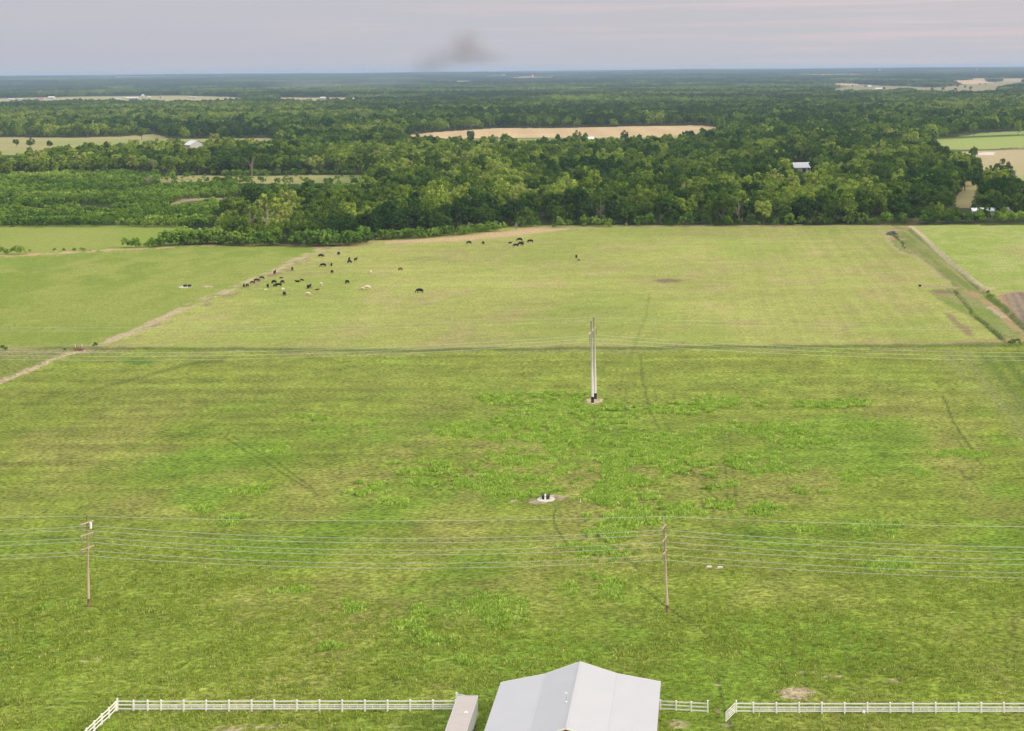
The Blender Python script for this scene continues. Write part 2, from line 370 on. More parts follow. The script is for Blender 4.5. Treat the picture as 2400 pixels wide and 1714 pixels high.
def band(px, py, line, halfx=None, halfy=None):
    """0..1 closeness to a polyline, measured in pixels, separate half widths"""
    best = np.full(np.shape(px), 9.0)
    hx = halfx; hy = halfy
    for (x0, y0), (x1, y1) in zip(line, line[1:]):
        ax, ay = x0 / hx, y0 / hy; bx, by = x1 / hx, y1 / hy
        qx, qy = px / hx, py / hy
        dx, dy = bx - ax, by - ay; l2 = dx * dx + dy * dy
        t = np.clip(((qx - ax) * dx + (qy - ay) * dy) / l2, 0, 1)
        best = np.minimum(best, np.hypot(qx - ax - t * dx, qy - ay - t * dy))
    return best
def line_y(x, line):
    xs = [p[0] for p in line]; ys = [p[1] for p in line]
    return np.interp(x, xs, ys)
def line_x(y, line):                                         # for lines monotone in y
    pts = sorted(line, key=lambda p: p[1])
    return np.interp(y, [p[1] for p in pts], [p[0] for p in pts])

C_ = lambda *c: np.array(c, float)
COLORS = dict(
    near=C_(.184, .250, .033), near_dry=C_(.25, .255, .066), near_lush=C_(.135, .252, .020),
    mid=C_(.30, .335, .088), mid_dry=C_(.35, .31, .13), mid_green=C_(.245, .315, .06),
    left=C_(.195, .268, .042), left_b=C_(.255, .305, .066),
    right=C_(.26, .335, .07), right_b=C_(.32, .37, .11),
    tan=C_(.46, .34, .19), tan2=C_(.36, .25, .14), brown=C_(.22, .155, .105), dark=C_(.07, .105, .018),
    forest=C_(.05, .07, .02), wheat=C_(.50, .385, .21), soil=C_(.39, .325, .21), farfield=C_(.3, .29, .13))

WEEDS = [(1180,933,42,8),(1290,926,50,6),(1080,1010,40,12),(1160,1025,36,9),(1270,990,70,20),(1315,1030,65,22),(1225,1078,55,10),(1185,1060,38,7),(1010,1095,65,11),(1040,1130,50,8),
 (1135,1140,45,12),(1210,1120,60,11),(1450,995,38,11),(1470,1030,50,15),(1525,1050,55,20),(1560,1030,45,10),(1450,1080,38,13),(1410,1115,50,17),(1480,1135,55,17),(1450,1165,55,13),
 (1560,1065,55,17),(1600,1090,50,17),(1690,945,60,10),(1620,960,60,10),(1780,1010,85,11),(1850,1005,40,11),(1880,1035,55,9),(1760,1080,55,12),(1810,1100,45,10),(1680,1120,45,16),
 (1900,1150,55,10),(1650,1195,100,13),(1770,1190,55,12),(1480,1215,60,11),(650,1052,17,7),(735,980,32,5),(880,995,26,4),(600,1148,75,6),(520,1145,18,5),(880,1142,26,11),(830,1155,40,5),
 (925,1177,24,5),(470,1195,26,5),(550,1232,17,5),(575,1212,40,4),(150,1420,50,8),(700,1385,36,6),(830,1425,26,12),(990,1450,45,26),(1000,1490,45,14),(780,1515,22,7),(1150,1430,55,26),
 (1130,1395,26,7),(1400,1380,55,20),(1400,1290,55,16),(1430,1240,45,16),(1300,1285,40,8),(1090,1548,18,6),(2050,1235,45,9),(2110,1250,26,5),(2080,1325,45,10),(2150,1108,18,7),
 (1950,945,50,7),(2040,1000,40,8),(1400,962,60,8),(1340,945,60,7),(1250,1155,45,8),(1330,1105,35,9),(2260,1065,50,6),(2000,1115,40,10),(1890,1245,30,6)]
TRACKS = [([(1500, 830), (1508, 900), (1526, 970), (1560, 1030), (1620, 1100), (1690, 1180), (1760, 1255), (1862, 1318), (2000, 1388), (2200, 1482), (2400, 1585)], 3.2, .5),
 ([(1530, 905), (1552, 975), (1590, 1035), (1650, 1100), (1715, 1175), (1790, 1250), (1890, 1314), (2030, 1378), (2230, 1470), (2420, 1565)], 2.8, .42),
 ([(525, 1025), (600, 1070), (680, 1120), (745, 1160)], 3.0), ([(548, 1025), (640, 1078), (735, 1145)], 2.5),
 
 ([(1690, 1000), (1698, 1060), (1705, 1150), (1712, 1200)], 3, .35), ([(1708, 1010), (1716, 1080), (1727, 1190)], 3, .35),  ([(1500, 1375), (1564, 1425), (1640, 1475), (1700, 1515), (1790, 1560), (1850, 1605)], 4),
 ([(1780, 1480), (1900, 1510), (1990, 1520)], 3), ([(1300, 1190), (1300, 1235), (1330, 1275)], 2.5), ([(420, 1565), (450, 1548)], 3), ([(10, 1565), (70, 1530)], 3),
 ([(1522, 690), (1515, 740), (1490, 800), (1472, 860)], 4, .22), ([(2210, 930), (2235, 990), (2300, 1090)], 3), ([(2110, 1560), (2260, 1600), (2400, 1645)], 3),
 ([(2376, 1535), (2378, 1570)], 3), ([(225, 912), (350, 880), (430, 855), (520, 845)], 8, .38), ([(1500, 1340), (1450, 1290), (1400, 1255)], 3), ([(1680, 1590), (1700, 1660), (1720, 1714)], 5)]
SOIL = [(1865, 1625, 40, 15), (1885, 1576, 10, 3), (1912, 1574, 9, 3.5), (1958, 1582, 26, 4), (2090, 1592, 22, 4), (1678, 1604, 10, 3), (1394, 940, 20, 8.5), (1262, 1176, 26, 7), (1305, 1166, 26, 7),
 (1208, 1172, 8, 3), (1662, 1330, 8, 2.5), (1688, 1331, 7, 2.5), (192, 1550, 9, 2.6), (227, 1546, 10, 2.6), (434, 673.5, 17, 2.6), (488, 673, 12, 3), (1708, 1700, 20, 9), (1690, 1668, 8, 6), (1180, 1690, 24, 16),
 (520, 1706, 60, 7), (440, 1712, 40, 6), (620, 1700, 50, 5), (880, 1700, 90, 5), (1590, 1700, 30, 10), (2040, 1712, 30, 3)]

def paint(x, y):
    """albedo of the ground cover at world x, y (m), and coarseness"""
    px, py = px_of(x, y)
    # wobble the borders with world-space noise so that no edge is ruled
    w = 1.0
    nx = (fbm(x / 3.0, y / 5.0, 1) - .5); ny = (fbm(x / 3.0 + 50, y / 5.0, 2) - .5)
    s = np.clip((py - 160) / H, 0.05, 30)                    # px per metre
    qx = px + nx * s * 2.2; qy = py + ny * np.minimum(s * 0.5, 5)
    L1 = fbm(x / 38., y / 60., 3, 3); L2 = fbm(x / 9., y / 15., 4, 4); L3 = fbm(x / 2.2, y / 3.6, 6, 3); ST = fbm(x / 60., y / 3.0, 12, 2)
    def mixc(a, b, t): return a * (1 - t[..., None]) + b * t[..., None]
    one = np.ones_like(px)
    def full(c): return one[..., None] * c
    near = mixc(full(COLORS['near']), full(COLORS['near_dry']), smooth(.42, .72, L2 * .6 + L1 * .4) * .7)
    near = mixc(near, full(COLORS['near_lush']), smooth(.5, .75, fbm(x / 16. + 7, y / 22., 9)) * .7)
    # the far part of the near pasture is paler and yellower
    near = mixc(near, full(C_(.215, .27, .045)), smooth(1080, 850, py) * .75)
    BL = fbm(x / 5.5 + 2, y / 9. + 8, 101, 3); BS = fbm(x / 14., y / 2.2, 103, 3)
    near = near * (0.84 + .32 * L3 + .3 * (ST - .5) + .38 * (BL - .5) + .35 * (BS - .5))[..., None]
    # closer to the mower lines in the left part
    rows = 0.5 + 0.5 * np.sin(y / 1.9 + 2 * L1 + x * .004)
    near = near * (1 - .10 * rows * smooth(1300, 900, px) * smooth(1250, 1000, py) * smooth(830, 900, py))[..., None]
    mid = mixc(full(COLORS['mid']), full(COLORS['mid_dry']), smooth(.45, .75, L2) * .55)
    mid = mixc(mid, full(COLORS['mid_green']), smooth(.45, .7, fbm(x / 30. + 3, y / 80., 15)) * .6)
    MB1 = fbm(x / 45. + 6, y / 70., 121, 3); MB2 = fbm(x / 25., y / 7., 123, 3); MR = fbm(x / 1.3, y / 70., 125, 2)
    mid = mid * (.90 + .2 * L3 + .34 * (MB1 - .5) + .22 * (MB2 - .5) + .2 * (MR - .5) * smooth(1500, 1850, px))[..., None]
    lf = mixc(full(COLORS['left']), full(COLORS['left_b']), smooth(.4, .7, L2)) * (.93 + .14 * L3)[..., None]
    lf = mixc(lf, full(COLORS['left_b']), smooth(.35, .6, fbm(x / 120., y / 50., 21, 2)) * .6)
    rt = mixc(full(COLORS['right']), full(COLORS['right_b']), smooth(.4, .7, L2)) * (.93 + .14 * L3)[..., None]
    rt = mixc(rt, full(COLORS['mid_dry']), smooth(.55, .75, fbm(x / 12. + 5, y / 30., 24)) * .5)
    col = near.copy(); coarse = .9 * one
    ml = line_y(qx, MIDLINE)
    isfar = (qy < ml)
    col[isfar] = mid[isfar]; coarse = np.where(isfar, .55, coarse)
    dx = line_x(qy, DIAG)
    lmask = (qx < dx) & (qy < ml)
    col[lmask] = lf[lmask]
    lm2 = (qx < dx) & (qy >= ml)
    col[lm2] = (lf * .8)[lm2]
    tx = line_x(qy, TRACK + [(2345, 715), (2400, 765), (2600, 960), (2900, 1250)])
    rm = (qx > tx) & (qy < 681 - (qx - 2310) * .02)
    col[rm] = rt[rm]
    # ploughed ground on the right edge
    pl = inpoly(qx, qy, [(2330, 692), (2400, 683), (3100, 670), (3100, 1200), (2700, 1010), (2400, 764), (2365, 728)])
    plc = mixc(full(C_(.20, .165, .12)), full(C_(.27, .225, .15)), 0.5 + 0.5 * np.sin(x * 2.4 - y * .35)) * (.8 + .4 * L3)[..., None]
    plc = mixc(plc, full(COLORS['tan2']), smooth(2372, 2340, px + (py - 700) * -.55))
    col[pl] = plc[pl]
    # verge behind the waterway: darker green between the track and a pale curving edge
    wedge = inpoly(qx, qy, [(2100, 528), (2128, 528), (2172, 563), (2222, 608), (2271, 650), (2315, 686), (2240, 676), (2190, 632), (2150, 602), (2112, 590), (2090, 566), (2085, 545)])
    wc = mixc(full(C_(.165, .205, .05)), full(C_(.235, .25, .085)), smooth(.35, .65, fbm(x / 2.0, y / 25., 31)))
    wc = mixc(wc, full(COLORS['tan2']), smooth(.62, .72, L2) * .8)
    col[wedge] = wc[wedge]
    low = inpoly(qx, qy, [(2170, 680), (2240, 676), (2330, 690), (2400, 760), (2420, 806), (2350, 806), (2300, 760), (2262, 735), (2215, 712)])
    lc = mixc(full(C_(.19, .25, .055)), full(C_(.24, .26, .09)), smooth(.4, .6, L2))
    col[low] = lc[low]
    def lay(c, t):
        nonlocal col
        col = mixc(col, full(c), np.clip(t, 0, 1))
    e1 = band(qx, qy, [(2067, 543), (2087, 570), (2105, 588), (2120, 594), (2148, 602), (2187, 630), (2227, 662)], 7, 2.8)
    lay(C_(.34, .31, .15), smooth(1.2, .3, e1) * .85)
    lay(COLORS['brown'], smooth(1.1, .5, band(qx, qy, [(2196, 684), (2232, 685)], 10, 5)))
    lay(C_(.33, .27, .16), smooth(1.2, .3, band(qx, qy, [(2165, 671), (2200, 671), (2240, 674)], 12, 4)) * .8)
    lay(COLORS['tan2'], smooth(1.2, .3, band(qx, qy, [(2262, 680), (2308, 703), (2357, 744), (2400, 786), (2500, 880)], 11, 5)) * (.45 + .5 * smooth(.4, .6, L2)))
    lay(C_(.4, .33, .22), smooth(1.1, .5, band(qx, qy, [(2320, 722), (2348, 745)], 9, 3)))
    lay(COLORS['dark'], smooth(1.2, .4, band(qx, qy, [(2316, 690), (2350, 722), (2400, 768), (2460, 820)], 10, 4.5)) * .6 * smooth(.2, .5, L3))
    lay(COLORS['dark'] * .6, smooth(1.2, .4, band(qx, qy, [(2234, 680), (2246, 695), (2261, 709), (2273, 722), (2278, 736), (2298, 749), (2318, 768), (2352, 800)], 3, 1.8)) * .7)
    lay(COLORS['dark'], smooth(1.2, .4, band(qx, qy, [(2290, 745), (2325, 775), (2362, 806)], 10, 4.5)) * .5)
    lay(COLORS['dark'] * .5, smooth(1.2, .4, band(qx, qy, [(2096, 553), (2106, 562), (2116, 572), (2120, 580)], 4, 2)))
    lay(COLORS['brown'], smooth(1.3, .2, band(qx, qy, [(2222, 738), (2245, 762), (2275, 782)], 12, 6)) * .7)
    lay(COLORS['tan2'], smooth(1.3, .2, band(qx, qy, [(2235, 803), (2290, 800), (2400, 796)], 30, 5)) * .7)
    lay(C_(.5, .43, .27), smooth(1.15, .6, band(px + nx * s * .5, py, TRACK, 4.2, 3.2)))
    lay(C_(.42, .34, .2), smooth(1.2, .5, band(qx, qy, [(2305, 676), (2325, 677)], 8, 4)))
    lay(C_(.33, .28, .14), smooth(1.2, .3, band(qx, qy, [(2345, 686), (2400, 683), (3100, 672)], 5, 3)) * .9)
    # diagonal grassy headland and the mown strip along it
    dg = band(qx, qy, DIAG, 14, 6)
    lay(C_(.43, .365, .215), smooth(1.1, .35, dg) * smooth(.36, .6, L3 * .6 + L2 * .4 + .12 * (py > 720)))
    dg2 = band(qx - 16, qy - 5, DIAG, 26, 8)
    lay(COLORS['brown'] * 1.25, smooth(1.0, .3, dg2) * smooth(.5, .3, L3) * (py < 800) * .8)
    # hedge strip between the left fields
    hs = band(qx, qy, STRIP_HEDGE, 30, 3.2)
    lay(COLORS['tan'], smooth(1.2, .4, hs) * smooth(.3, .5, L3))
    hs = band(qx, qy, [(0, 536), (160, 537), (350, 536), (430, 537)], 30, 1.8)
    lay(COLORS['tan'], smooth(1.2, .4, hs) * smooth(.45, .6, fbm(x / 9, y / 9, 77)) * .8)
    # dry strip in front of the woods
    tg = band(qx, qy, [(770, 580), (850, 571), (960, 566), (1060, 561), (1150, 553), (1215, 545), (1290, 537)], 60, 3.7)
    lay(COLORS['tan'] * 1.05, smooth(1.15, .5, tg) * (px > 900) + smooth(.9, .3, tg) * (px <= 900) * smooth(.3, .6, L3))
    lay(C_(.36, .3, .17), smooth(1.3, .4, band(qx, qy, [(1290, 534), (1600, 530), (1900, 529), (2120, 528)], 60, 2)) * .8)
    lay(C_(.36, .3, .17), smooth(1.3, .4, band(qx, qy, [(2140, 527), (2400, 523), (3100, 515)], 60, 2)) * .8)
    # fence line across the pasture
    lay(C_(.23, .22, .10), smooth(1.3, .5, band(qx, qy - 7, MIDLINE, 200, 3)) * .6 * smooth(.35, .6, L2))
    lay(C_(.3, .28, .12), smooth(1.3, .5, band(qx, qy + 6, MIDLINE, 200, 3)) * .6 * smooth(.35, .6, L2 + .1))
    lay(C_(.10, .145, .028), smooth(1.25, .4, band(qx, qy, [p for p in MIDLINE if p[0] > 200], 200, 3.8)) * .75)
    lay(C_(.3, .28, .15), smooth(1.3, .5, band(qx, qy, [(-700, 826), (0, 822), (180, 824)], 100, 4)) * .6)
    # greener corner, mown lines at the right edge of the near pasture
    gc = smooth(2180, 2320, px + (py - 830) * -.95) * smooth(822, 835, py)
    rowl = .5 + .5 * np.sin((x - y * .05) * 1.5)
    lay(C_(.10, .16, .022), gc * (.35 + .5 * rowl))
    lay(C_(.24, .25, .09), smooth(1.3, .1, band(px, py, [(2240, 840), (2330, 920), (2460, 1060)], 50, 30)) * (.25 + .5 * rowl) * .7)
    # muddy hollow
    mud = smooth(1.2, .5, np.hypot((qx - 1565) / 40, (qy - 658.5) / 5))
    lay(C_(.19, .13, .095), mud * .9)
    lay(C_(.34, .29, .14), smooth(1.2, .2, band(qx, qy, [(1605, 655), (1700, 640), (1820, 615), (1950, 590)], 14, 2.2)) * .45)
    lay(C_(.34, .29, .14), smooth(1.2, .2, band(qx, qy, [(1460, 662), (1520, 659)], 20, 3)) * .45)
    for tr_ in TRACKS:
        ln, wd = tr_[:2]; am = tr_[2] if len(tr_) > 2 else .7
        lay(COLORS['dark'] * .8, smooth(1.2, .3, band(px + nx * s * .5, py + ny * 1.5, ln, wd * 1.1, wd * .62)) * am)
    wm = weed_density(px, py, x, y)
    lay(C_(.17, .29, .033), wm * .5)
    lay(C_(.08, .19, .022), smooth(1.1, .5, np.hypot((qx - 325) / 48, (qy - 847) / 8)) * .7)
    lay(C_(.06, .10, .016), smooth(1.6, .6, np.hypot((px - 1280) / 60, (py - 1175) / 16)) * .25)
    for cx, cy, rx, ry in SOIL:
        r = np.hypot((px + nx * s * 1.4 - cx) / rx, (py + ny * s * .55 - cy) / ry)
        lay(COLORS['soil'] * (1.25 if (cx < 1500 and cy < 1000) else 1.0), smooth(1.2, .7, r) * (.9 if cy < 1690 else .6 * smooth(.35, .6, L3)))
    # trampled lane in front of the paddock fence
    lay(C_(.075, .11, .02), smooth(1.2, .4, band(px, py, [(-700, 1652), (0, 1652), (262, 1650)], 60, 6)) * .6)
    lay(C_(.2, .17, .085), smooth(1.2, .3, band(qx, qy, [(290, 1668), (620, 1668)], 40, 4)) * .6)
    # woods and land beyond
    fy = front_y(px)
    wd = qy < fy - 4
    cf = full(COLORS['forest']); cf = mixc(cf, full(C_(.2, .17, .08)), smooth(.6, .7, fbm(x / 12., y / 20., 41)) * .5)
    for poly, a, b in ((LEFT_FIELD_FAR, COLORS['left'] * 1.05, COLORS['left_b']), (FIELD_L, C_(.25, .29, .09), C_(.32, .29, .13)), (GREENSTRIP, C_(.19, .24, .08), C_(.24, .28, .09)),
                       (WHEAT, COLORS['wheat'], COLORS['wheat'] * .93), (FIELD_R1, C_(.25, .33, .08), C_(.28, .34, .1)), (FIELD_R2, C_(.24, .3, .1), C_(.22, .3, .09)), (FIELD_R3, C_(.36, .3, .15), C_(.27, .31, .1)),
                       (ROAD_R, C_(.6, .55, .48), C_(.6, .55, .5)), (OPEN_R, C_(.3, .24, .13), C_(.33, .3, .13)), (CLEAR_A, C_(.29, .28, .11), C_(.2, .24, .07)), (CLEAR_B, C_(.3, .25, .14), C_(.25, .22, .1)),
                       (FAR_L, C_(.27, .29, .12), C_(.33, .28, .15)), (FAR_M, C_(.27, .29, .12), C_(.33, .28, .15)), (FAR_R, C_(.26, .215, .115), C_(.2, .205, .09)), (FAR_SMALL[0], COLORS['tan'], COLORS['tan']), (FAR_SMALL[1], COLORS['tan'], COLORS['tan'])):
        inn = inpoly(px + nx * s * 1.5, py + ny * s * .3, poly)
        cc = mixc(full(a), full(b), smooth(.35, .65, fbm(x / 90., y / 90., 51, 3)))
        if poly is WHEAT: cc = cc * (1 + .05 * np.sin(x / 6 + y / 40))[..., None]
        if poly is FIELD_R3: cc = mixc(full(C_(.40, .34, .19)), full(C_(.26, .32, .1)), smooth(375, 425, py) * smooth(.2, .6, L1))
        cf[inn] = cc[inn]
    lb = band(px, py, [(2195, 325), (2290, 321), (2400, 316.5), (3100, 303)], 50, 1.3)
    cf = mixc(cf, full(COLORS['dark']), smooth(1.2, .5, lb))
    lb = band(px, py, [(2210, 352), (2300, 352), (2400, 349), (3100, 338)], 50, 1.6)
    cf = mixc(cf, full(COLORS['dark']), smooth(1.2, .5, lb) * .8)
    far = py < 196
    gap = smooth(.6, .64, fbm(x / 500. + 31, y / 900., 61, 3))
    cf = np.where((far & (gap > 0))[..., None], mixc(cf, full(C_(.36, .3, .16)), gap), cf)
    inl = inpoly(qx, qy, LEFT_FIELD_FAR)
    sel = (wd | (py < 528)) | inl
    col[sel] = cf[sel]; coarse = np.where(sel, .4, coarse)
    return col, coarse

def track_mask(px, py):
    m = np.zeros_like(px)
    for tr_ in TRACKS:
        if len(tr_) == 2 or tr_[2] < .36:
            xs = [p[0] for p in tr_[0]]; ys = [p[1] for p in tr_[0]]
            k = (px > min(xs) - 12) & (px < max(xs) + 12) & (py > min(ys) - 8) & (py < max(ys) + 8)
            m[k] = np.maximum(m[k], smooth(1.2, .3, band(px[k], py[k], tr_[0], tr_[1] * 1.1, tr_[1] * .62)))
    return m
def weed_density(px, py, x, y):
    n = .6 * fbm(x / 1.5 + 11, y / 2.1, 71, 3) + .4 * fbm(x / 3.6 + 1, y / 5., 75, 2); n2 = fbm(x / 9. + 3, y / 12., 73, 2)
    t = np.zeros_like(px)
    for cx, cy, rx, ry in WEEDS:
        am = 1.0 if cy < 1240 else .78
        r = ((px - cx) / (rx * 1.15)) ** 2 + ((py - cy) / (ry * 1.2)) ** 2
        t = np.maximum(t, am * np.exp(-r))
    fine = .35 + .65 * smooth(.36, .56, fbm(x / .95 + 5, y / 1.4, 79, 2))
    soil = np.zeros_like(px)
    for cx, cy, rx, ry in SOIL: soil = np.maximum(soil, smooth(1.25, .9, np.hypot((px - cx) / rx, (py - cy) / ry)))
    return fine * (1 - soil) * np.clip(t * 1.3, 0, 1) * smooth(.49, .565, n * .8 + n2 * .2 + t * .05) * (t > .06) * (1 - .85 * track_mask(px, py))

FRONT = [(-700, 534), (0, 531), (430, 532), (455, 545), (520, 574), (600, 576), (760, 576), (860, 571), (880, 561), (1000, 557), (1060, 550), (1120, 546), (1190, 536), (1250, 529), (2120, 527), (2130, 525), (2400, 520), (3200, 512)]
def front_y(px): return line_y(px, FRONT)

# ------------------------------------------------------------------ ground sheet
def build_ground():
    vs = np.concatenate([np.array([9000, 6000, 4200, 3200, 2600, 2200, 1950, 1800, 1720]), np.arange(1660, 760, -2.6), np.arange(760, 330, -2.0), np.arange(330, 44, -1.3)])
    ds = list(F * H / vs)
    d = ds[-1]
    while d < 60000:
        d *= 1.035; ds.append(d)
    ds = np.array(ds)
    us = np.concatenate([[-30000, -14000, -8000, -5600, -4300, -3400, -2800], np.arange(-2400, 1550, 4.0), [1700, 2100, 2800, 4200, 8000, 14000, 30000]])
    D, Uu = np.meshgrid(ds, us, indexing='ij')
    X = Uu * D / F; Y = D
    Z = terrain(X, Y)
    col, coarse = paint(X, Y)
    # shallow relief: ditch, hummocks
    px, py = px_of(X, Y)
    Z = Z + np.where(D < 1500, (fbm(X / 14., Y / 14., 91, 3) - .5) * .5, 0)
    Z = Z - 0.8 * smooth(1.2, .2, band(px, py, DITCH, 10, 5)) - .5 * smooth(1.2, .3, band(px, py, [(2234, 680), (2261, 709), (2278, 736), (2318, 768), (2352, 800)], 5, 3))
    nr, nc = D.shape
    me = bpy.data.meshes.new('ground')
    co = np.stack([X, Y, Z], -1).reshape(-1, 3).astype(np.float32)
    me.vertices.add(nr * nc); me.vertices.foreach_set('co', co.ravel())
    i = np.arange(nr * nc).reshape(nr, nc)
    q = np.stack([i[:-1, :-1], i[:-1, 1:], i[1:, 1:], i[1:, :-1]], -1).reshape(-1, 4).astype(np.int32)
    me.loops.add(q.size); me.loops.foreach_set('vertex_index', q.ravel())
    me.polygons.add(len(q)); me.polygons.foreach_set('loop_start', np.arange(0, q.size, 4, dtype=np.int32))
    me.polygons.foreach_set('use_smooth', np.ones(len(q), bool))
    me.update(calc_edges=True)
    at = me.attributes.new('albedo', 'FLOAT_COLOR', 'POINT')
    ca = np.concatenate([np.clip(col, 0, 1), coarse[..., None]], -1).reshape(-1).astype(np.float32)
    at.data.foreach_set('color', ca)
    me.materials.append(M['ground'])
    o = link('ground', me); tag(o, kind='structure')
build_ground()

# ------------------------------------------------------------------ vegetation meshes
def crown_quads(rng, n, leaf, h, r, base, lobes=12, flat=0.85, tufts=60):
    """leaf-clump quads spread over overlapping lobes; crown spans base..h"""
    ch = (h - base) / 2; cz = base + ch
    B = [(0, 0, cz + ch * .1, r * .62)]
    for k in range(lobes):
        a = k * 2.4 + rng.uniform(-.5, .5); t = rng.uniform(-.8, .7); rr = r * np.sqrt(max(.08, 1 - t * t)) * rng.uniform(.38, .66)
        B.append((rr * np.cos(a), rr * np.sin(a), cz + t * ch * .78, rng.uniform(.3, .44) * r))
    B = np.array(B); fl = np.array([1, 1, flat])
    # tufts of twigs over the big lobes
    w = B[:, 3] ** 2; w /= w.sum(); T = []
    while len(T) < tufts:
        k = rng.choice(len(B), p=w); v = rng.normal(size=3); v /= np.linalg.norm(v)
        if v[2] < -.55: continue
        c = B[k, :3] + v * B[k, 3] * fl * rng.uniform(.85, 1.1)
        if any(np.linalg.norm((c - b[:3]) / fl) < b[3] * .72 for b in B): continue
        if c[2] < base * .6 + .4: continue
        T.append((*c, rng.uniform(.13, .22) * r))
    L = np.array(T); w = L[:, 3] ** 2; w /= w.sum()
    k = rng.choice(len(L), size=n, p=w)
    v = rng.normal(size=(n, 3)); v[:, 2] += .35; v /= np.linalg.norm(v, axis=1)[:, None]
    p = L[k, :3] + v * (L[k, 3] * rng.uniform(.75, 1.15, n))[:, None]
    nn = v + rng.normal(size=v.shape) * .34; nn /= np.linalg.norm(nn, axis=1)[:, None]
    a = np.cross(nn, rng.normal(size=nn.shape)); a /= np.linalg.norm(a, axis=1)[:, None]; b = np.cross(nn, a)
    s = leaf * rng.uniform(.55, 1.3, len(p))[:, None]
    k1 = rng.uniform(.5, 1, (len(p), 1)); k2 = rng.uniform(.5, 1, (len(p), 1))
    V = np.stack([p - a * s * .5, p - b * s * .5 * k1, p + a * s * .5, p + b * s * .5 * k2], 1)
    return V.reshape(-1, 3)
def trunk_mb(rng, h, base, r, mb=None, limbs=5, dead=False, ox=0, oy=0):
    mb = mb or MB()
    lean = rng.uniform(-.04, .04) * h
    top = (ox + lean, oy + lean * .5, h * (.95 if dead else .72))
    mb.tube([(ox, oy, -.3), (ox + lean * .3, oy, base * .6), (ox + lean * .6, oy, (base + h) * .4), top], [r * 1.35, r, r * .7, r * .2], 6)
    for k in range(limbs):
        a = rng.uniform(0, 6.28); z0 = base * .7 + rng.uniform(0, .35) * h; l = rng.uniform(.22, .4) * h
        p0 = (ox + lean * z0 / h, oy, z0); p1 = (p0[0] + math.cos(a) * l * .45, oy + math.sin(a) * l * .45, z0 + l * .45); p2 = (p0[0] + math.cos(a) * l * .75, oy + math.sin(a) * l * .75, z0 + l)
        mb.tube([p0, p1, p2], [r * .45, r * .3, r * .08], 5)
        if dead:
            for q in range(3):
                a2 = a + rng.uniform(-1, 1); l2 = l * rng.uniform(.3, .6)
                mb.tube([p1, (p1[0] + math.cos(a2) * l2 * .6, p1[1] + math.sin(a2) * l2 * .6, p1[2] + l2)], [r * .2, r * .05], 4)
    return mb

# variants: (height, crown radius, crown base, lobes, flat)
SPECS = [(15, 5.8, 1.6, 8, .95, 'broad'), (17, 5.0, 1.8, 8, 1.1, 'upright'), (12.5, 6.0, 1.2, 8, .8, 'flat'), (15.5, 3.9, 1.6, 7, 1.2, 'narrow'), (14, 5.4, 1.2, 8, .95, 'rounded'), (11, 4.3, .8, 6, .9, 'bushy'),
         (17, 6.8, 2.0, 10, .9, 'spreading')]
CROWN, TRUNK = [], []
for i, (h, r, b, lo, fl, nm) in enumerate(SPECS):
    rng = np.random.default_rng(100 + i)
    CROWN.append(quads_mesh('crown', crown_quads(rng, 4600, 0.62, h, r, b, lo, fl, 75), [M['leaf']]))
    CROWN[-1]['h'] = h
    TRUNK.append(trunk_mb(rng, h, b, .26).mesh('trunk', [M['bark']]))
SHRUB = []
SHSPEC = [(4.4, 2.3, .2), (5.2, 2.5, .3), (3.4, 2.0, .1), (4.8, 1.8, .3)]
for i, (h, r, b) in enumerate(SHSPEC):
    rng = np.random.default_rng(300 + i)
    SHRUB.append(quads_mesh('shrub', crown_quads(rng, 900, 0.42, h, r, b, 5, .9, 26), [M['shrub_leaf']]))

def joined(name, parts):
    """parts: list of (mesh) -> one mesh keeping materials"""
    import bmesh
    bm = bmesh.new(); mats = []
    for me in parts:
        off = len(mats); n0 = len(bm.faces)
        bm.from_mesh(me); bm.faces.ensure_lookup_table()
        for f in bm.faces[n0:]: f.material_index += off
        mats += [m for m in me.materials]
    out = bpy.data.meshes.new(name); bm.to_mesh(out); bm.free()
    for m in mats: out.materials.append(m)
    return out

# hidden library collections used only as instance sources (never linked to the scene)
def lib(name, meshes):
    c = bpy.data.collections.new(name)
    for i, me in enumerate(meshes):
        o = bpy.data.objects.new(f"{name}_{i:02d}", me); c.objects.link(o)
    return c
LIB_NEAR = lib('near_tree_source', [joined('t', [c, t]) for c, t in zip(CROWN, TRUNK)])
MIDM = []
for i, (h, r, b, lo, fl, nm) in enumerate(SPECS):
    rng = np.random.default_rng(500 + i)
    c = quads_mesh('c', crown_quads(rng, 1300, 1.05, h, r, b, lo, fl, 60), [M['leaf']])
    t = MB(); t.tube([(0, 0, 0), (0, 0, b + 2)], [.28, .2], 5); MIDM.append(joined('t', [c, t.mesh('t', [M['bark']])]))
LIB_MID = lib('mid_tree_source', MIDM)
def clump(seed, n, span, per, leaf):
    rng = np.random.default_rng(seed); V = []
    for k in range(n):
        h = rng.uniform(9.5, 16.5); r = rng.uniform(4.2, 6.8)
        q = crown_quads(rng, per, leaf, h, r, 1.0, 4, .95, 22)
        q += np.array([rng.uniform(-span, span), rng.uniform(-span, span), 0]); V.append(q)
    return quads_mesh('clump', np.concatenate(V), [M['leaf']])
LIB_FAR = lib('far_clump_source', [clump(700 + i, 8, 13, 200, 2.1) for i in range(6)])
LIB_VFAR = lib('very_far_clump_source', [clump(800 + i, 14, 26, 90, 4.2) for i in range(5)])
LIB_SHRUB = lib('shrub_source', SHRUB)

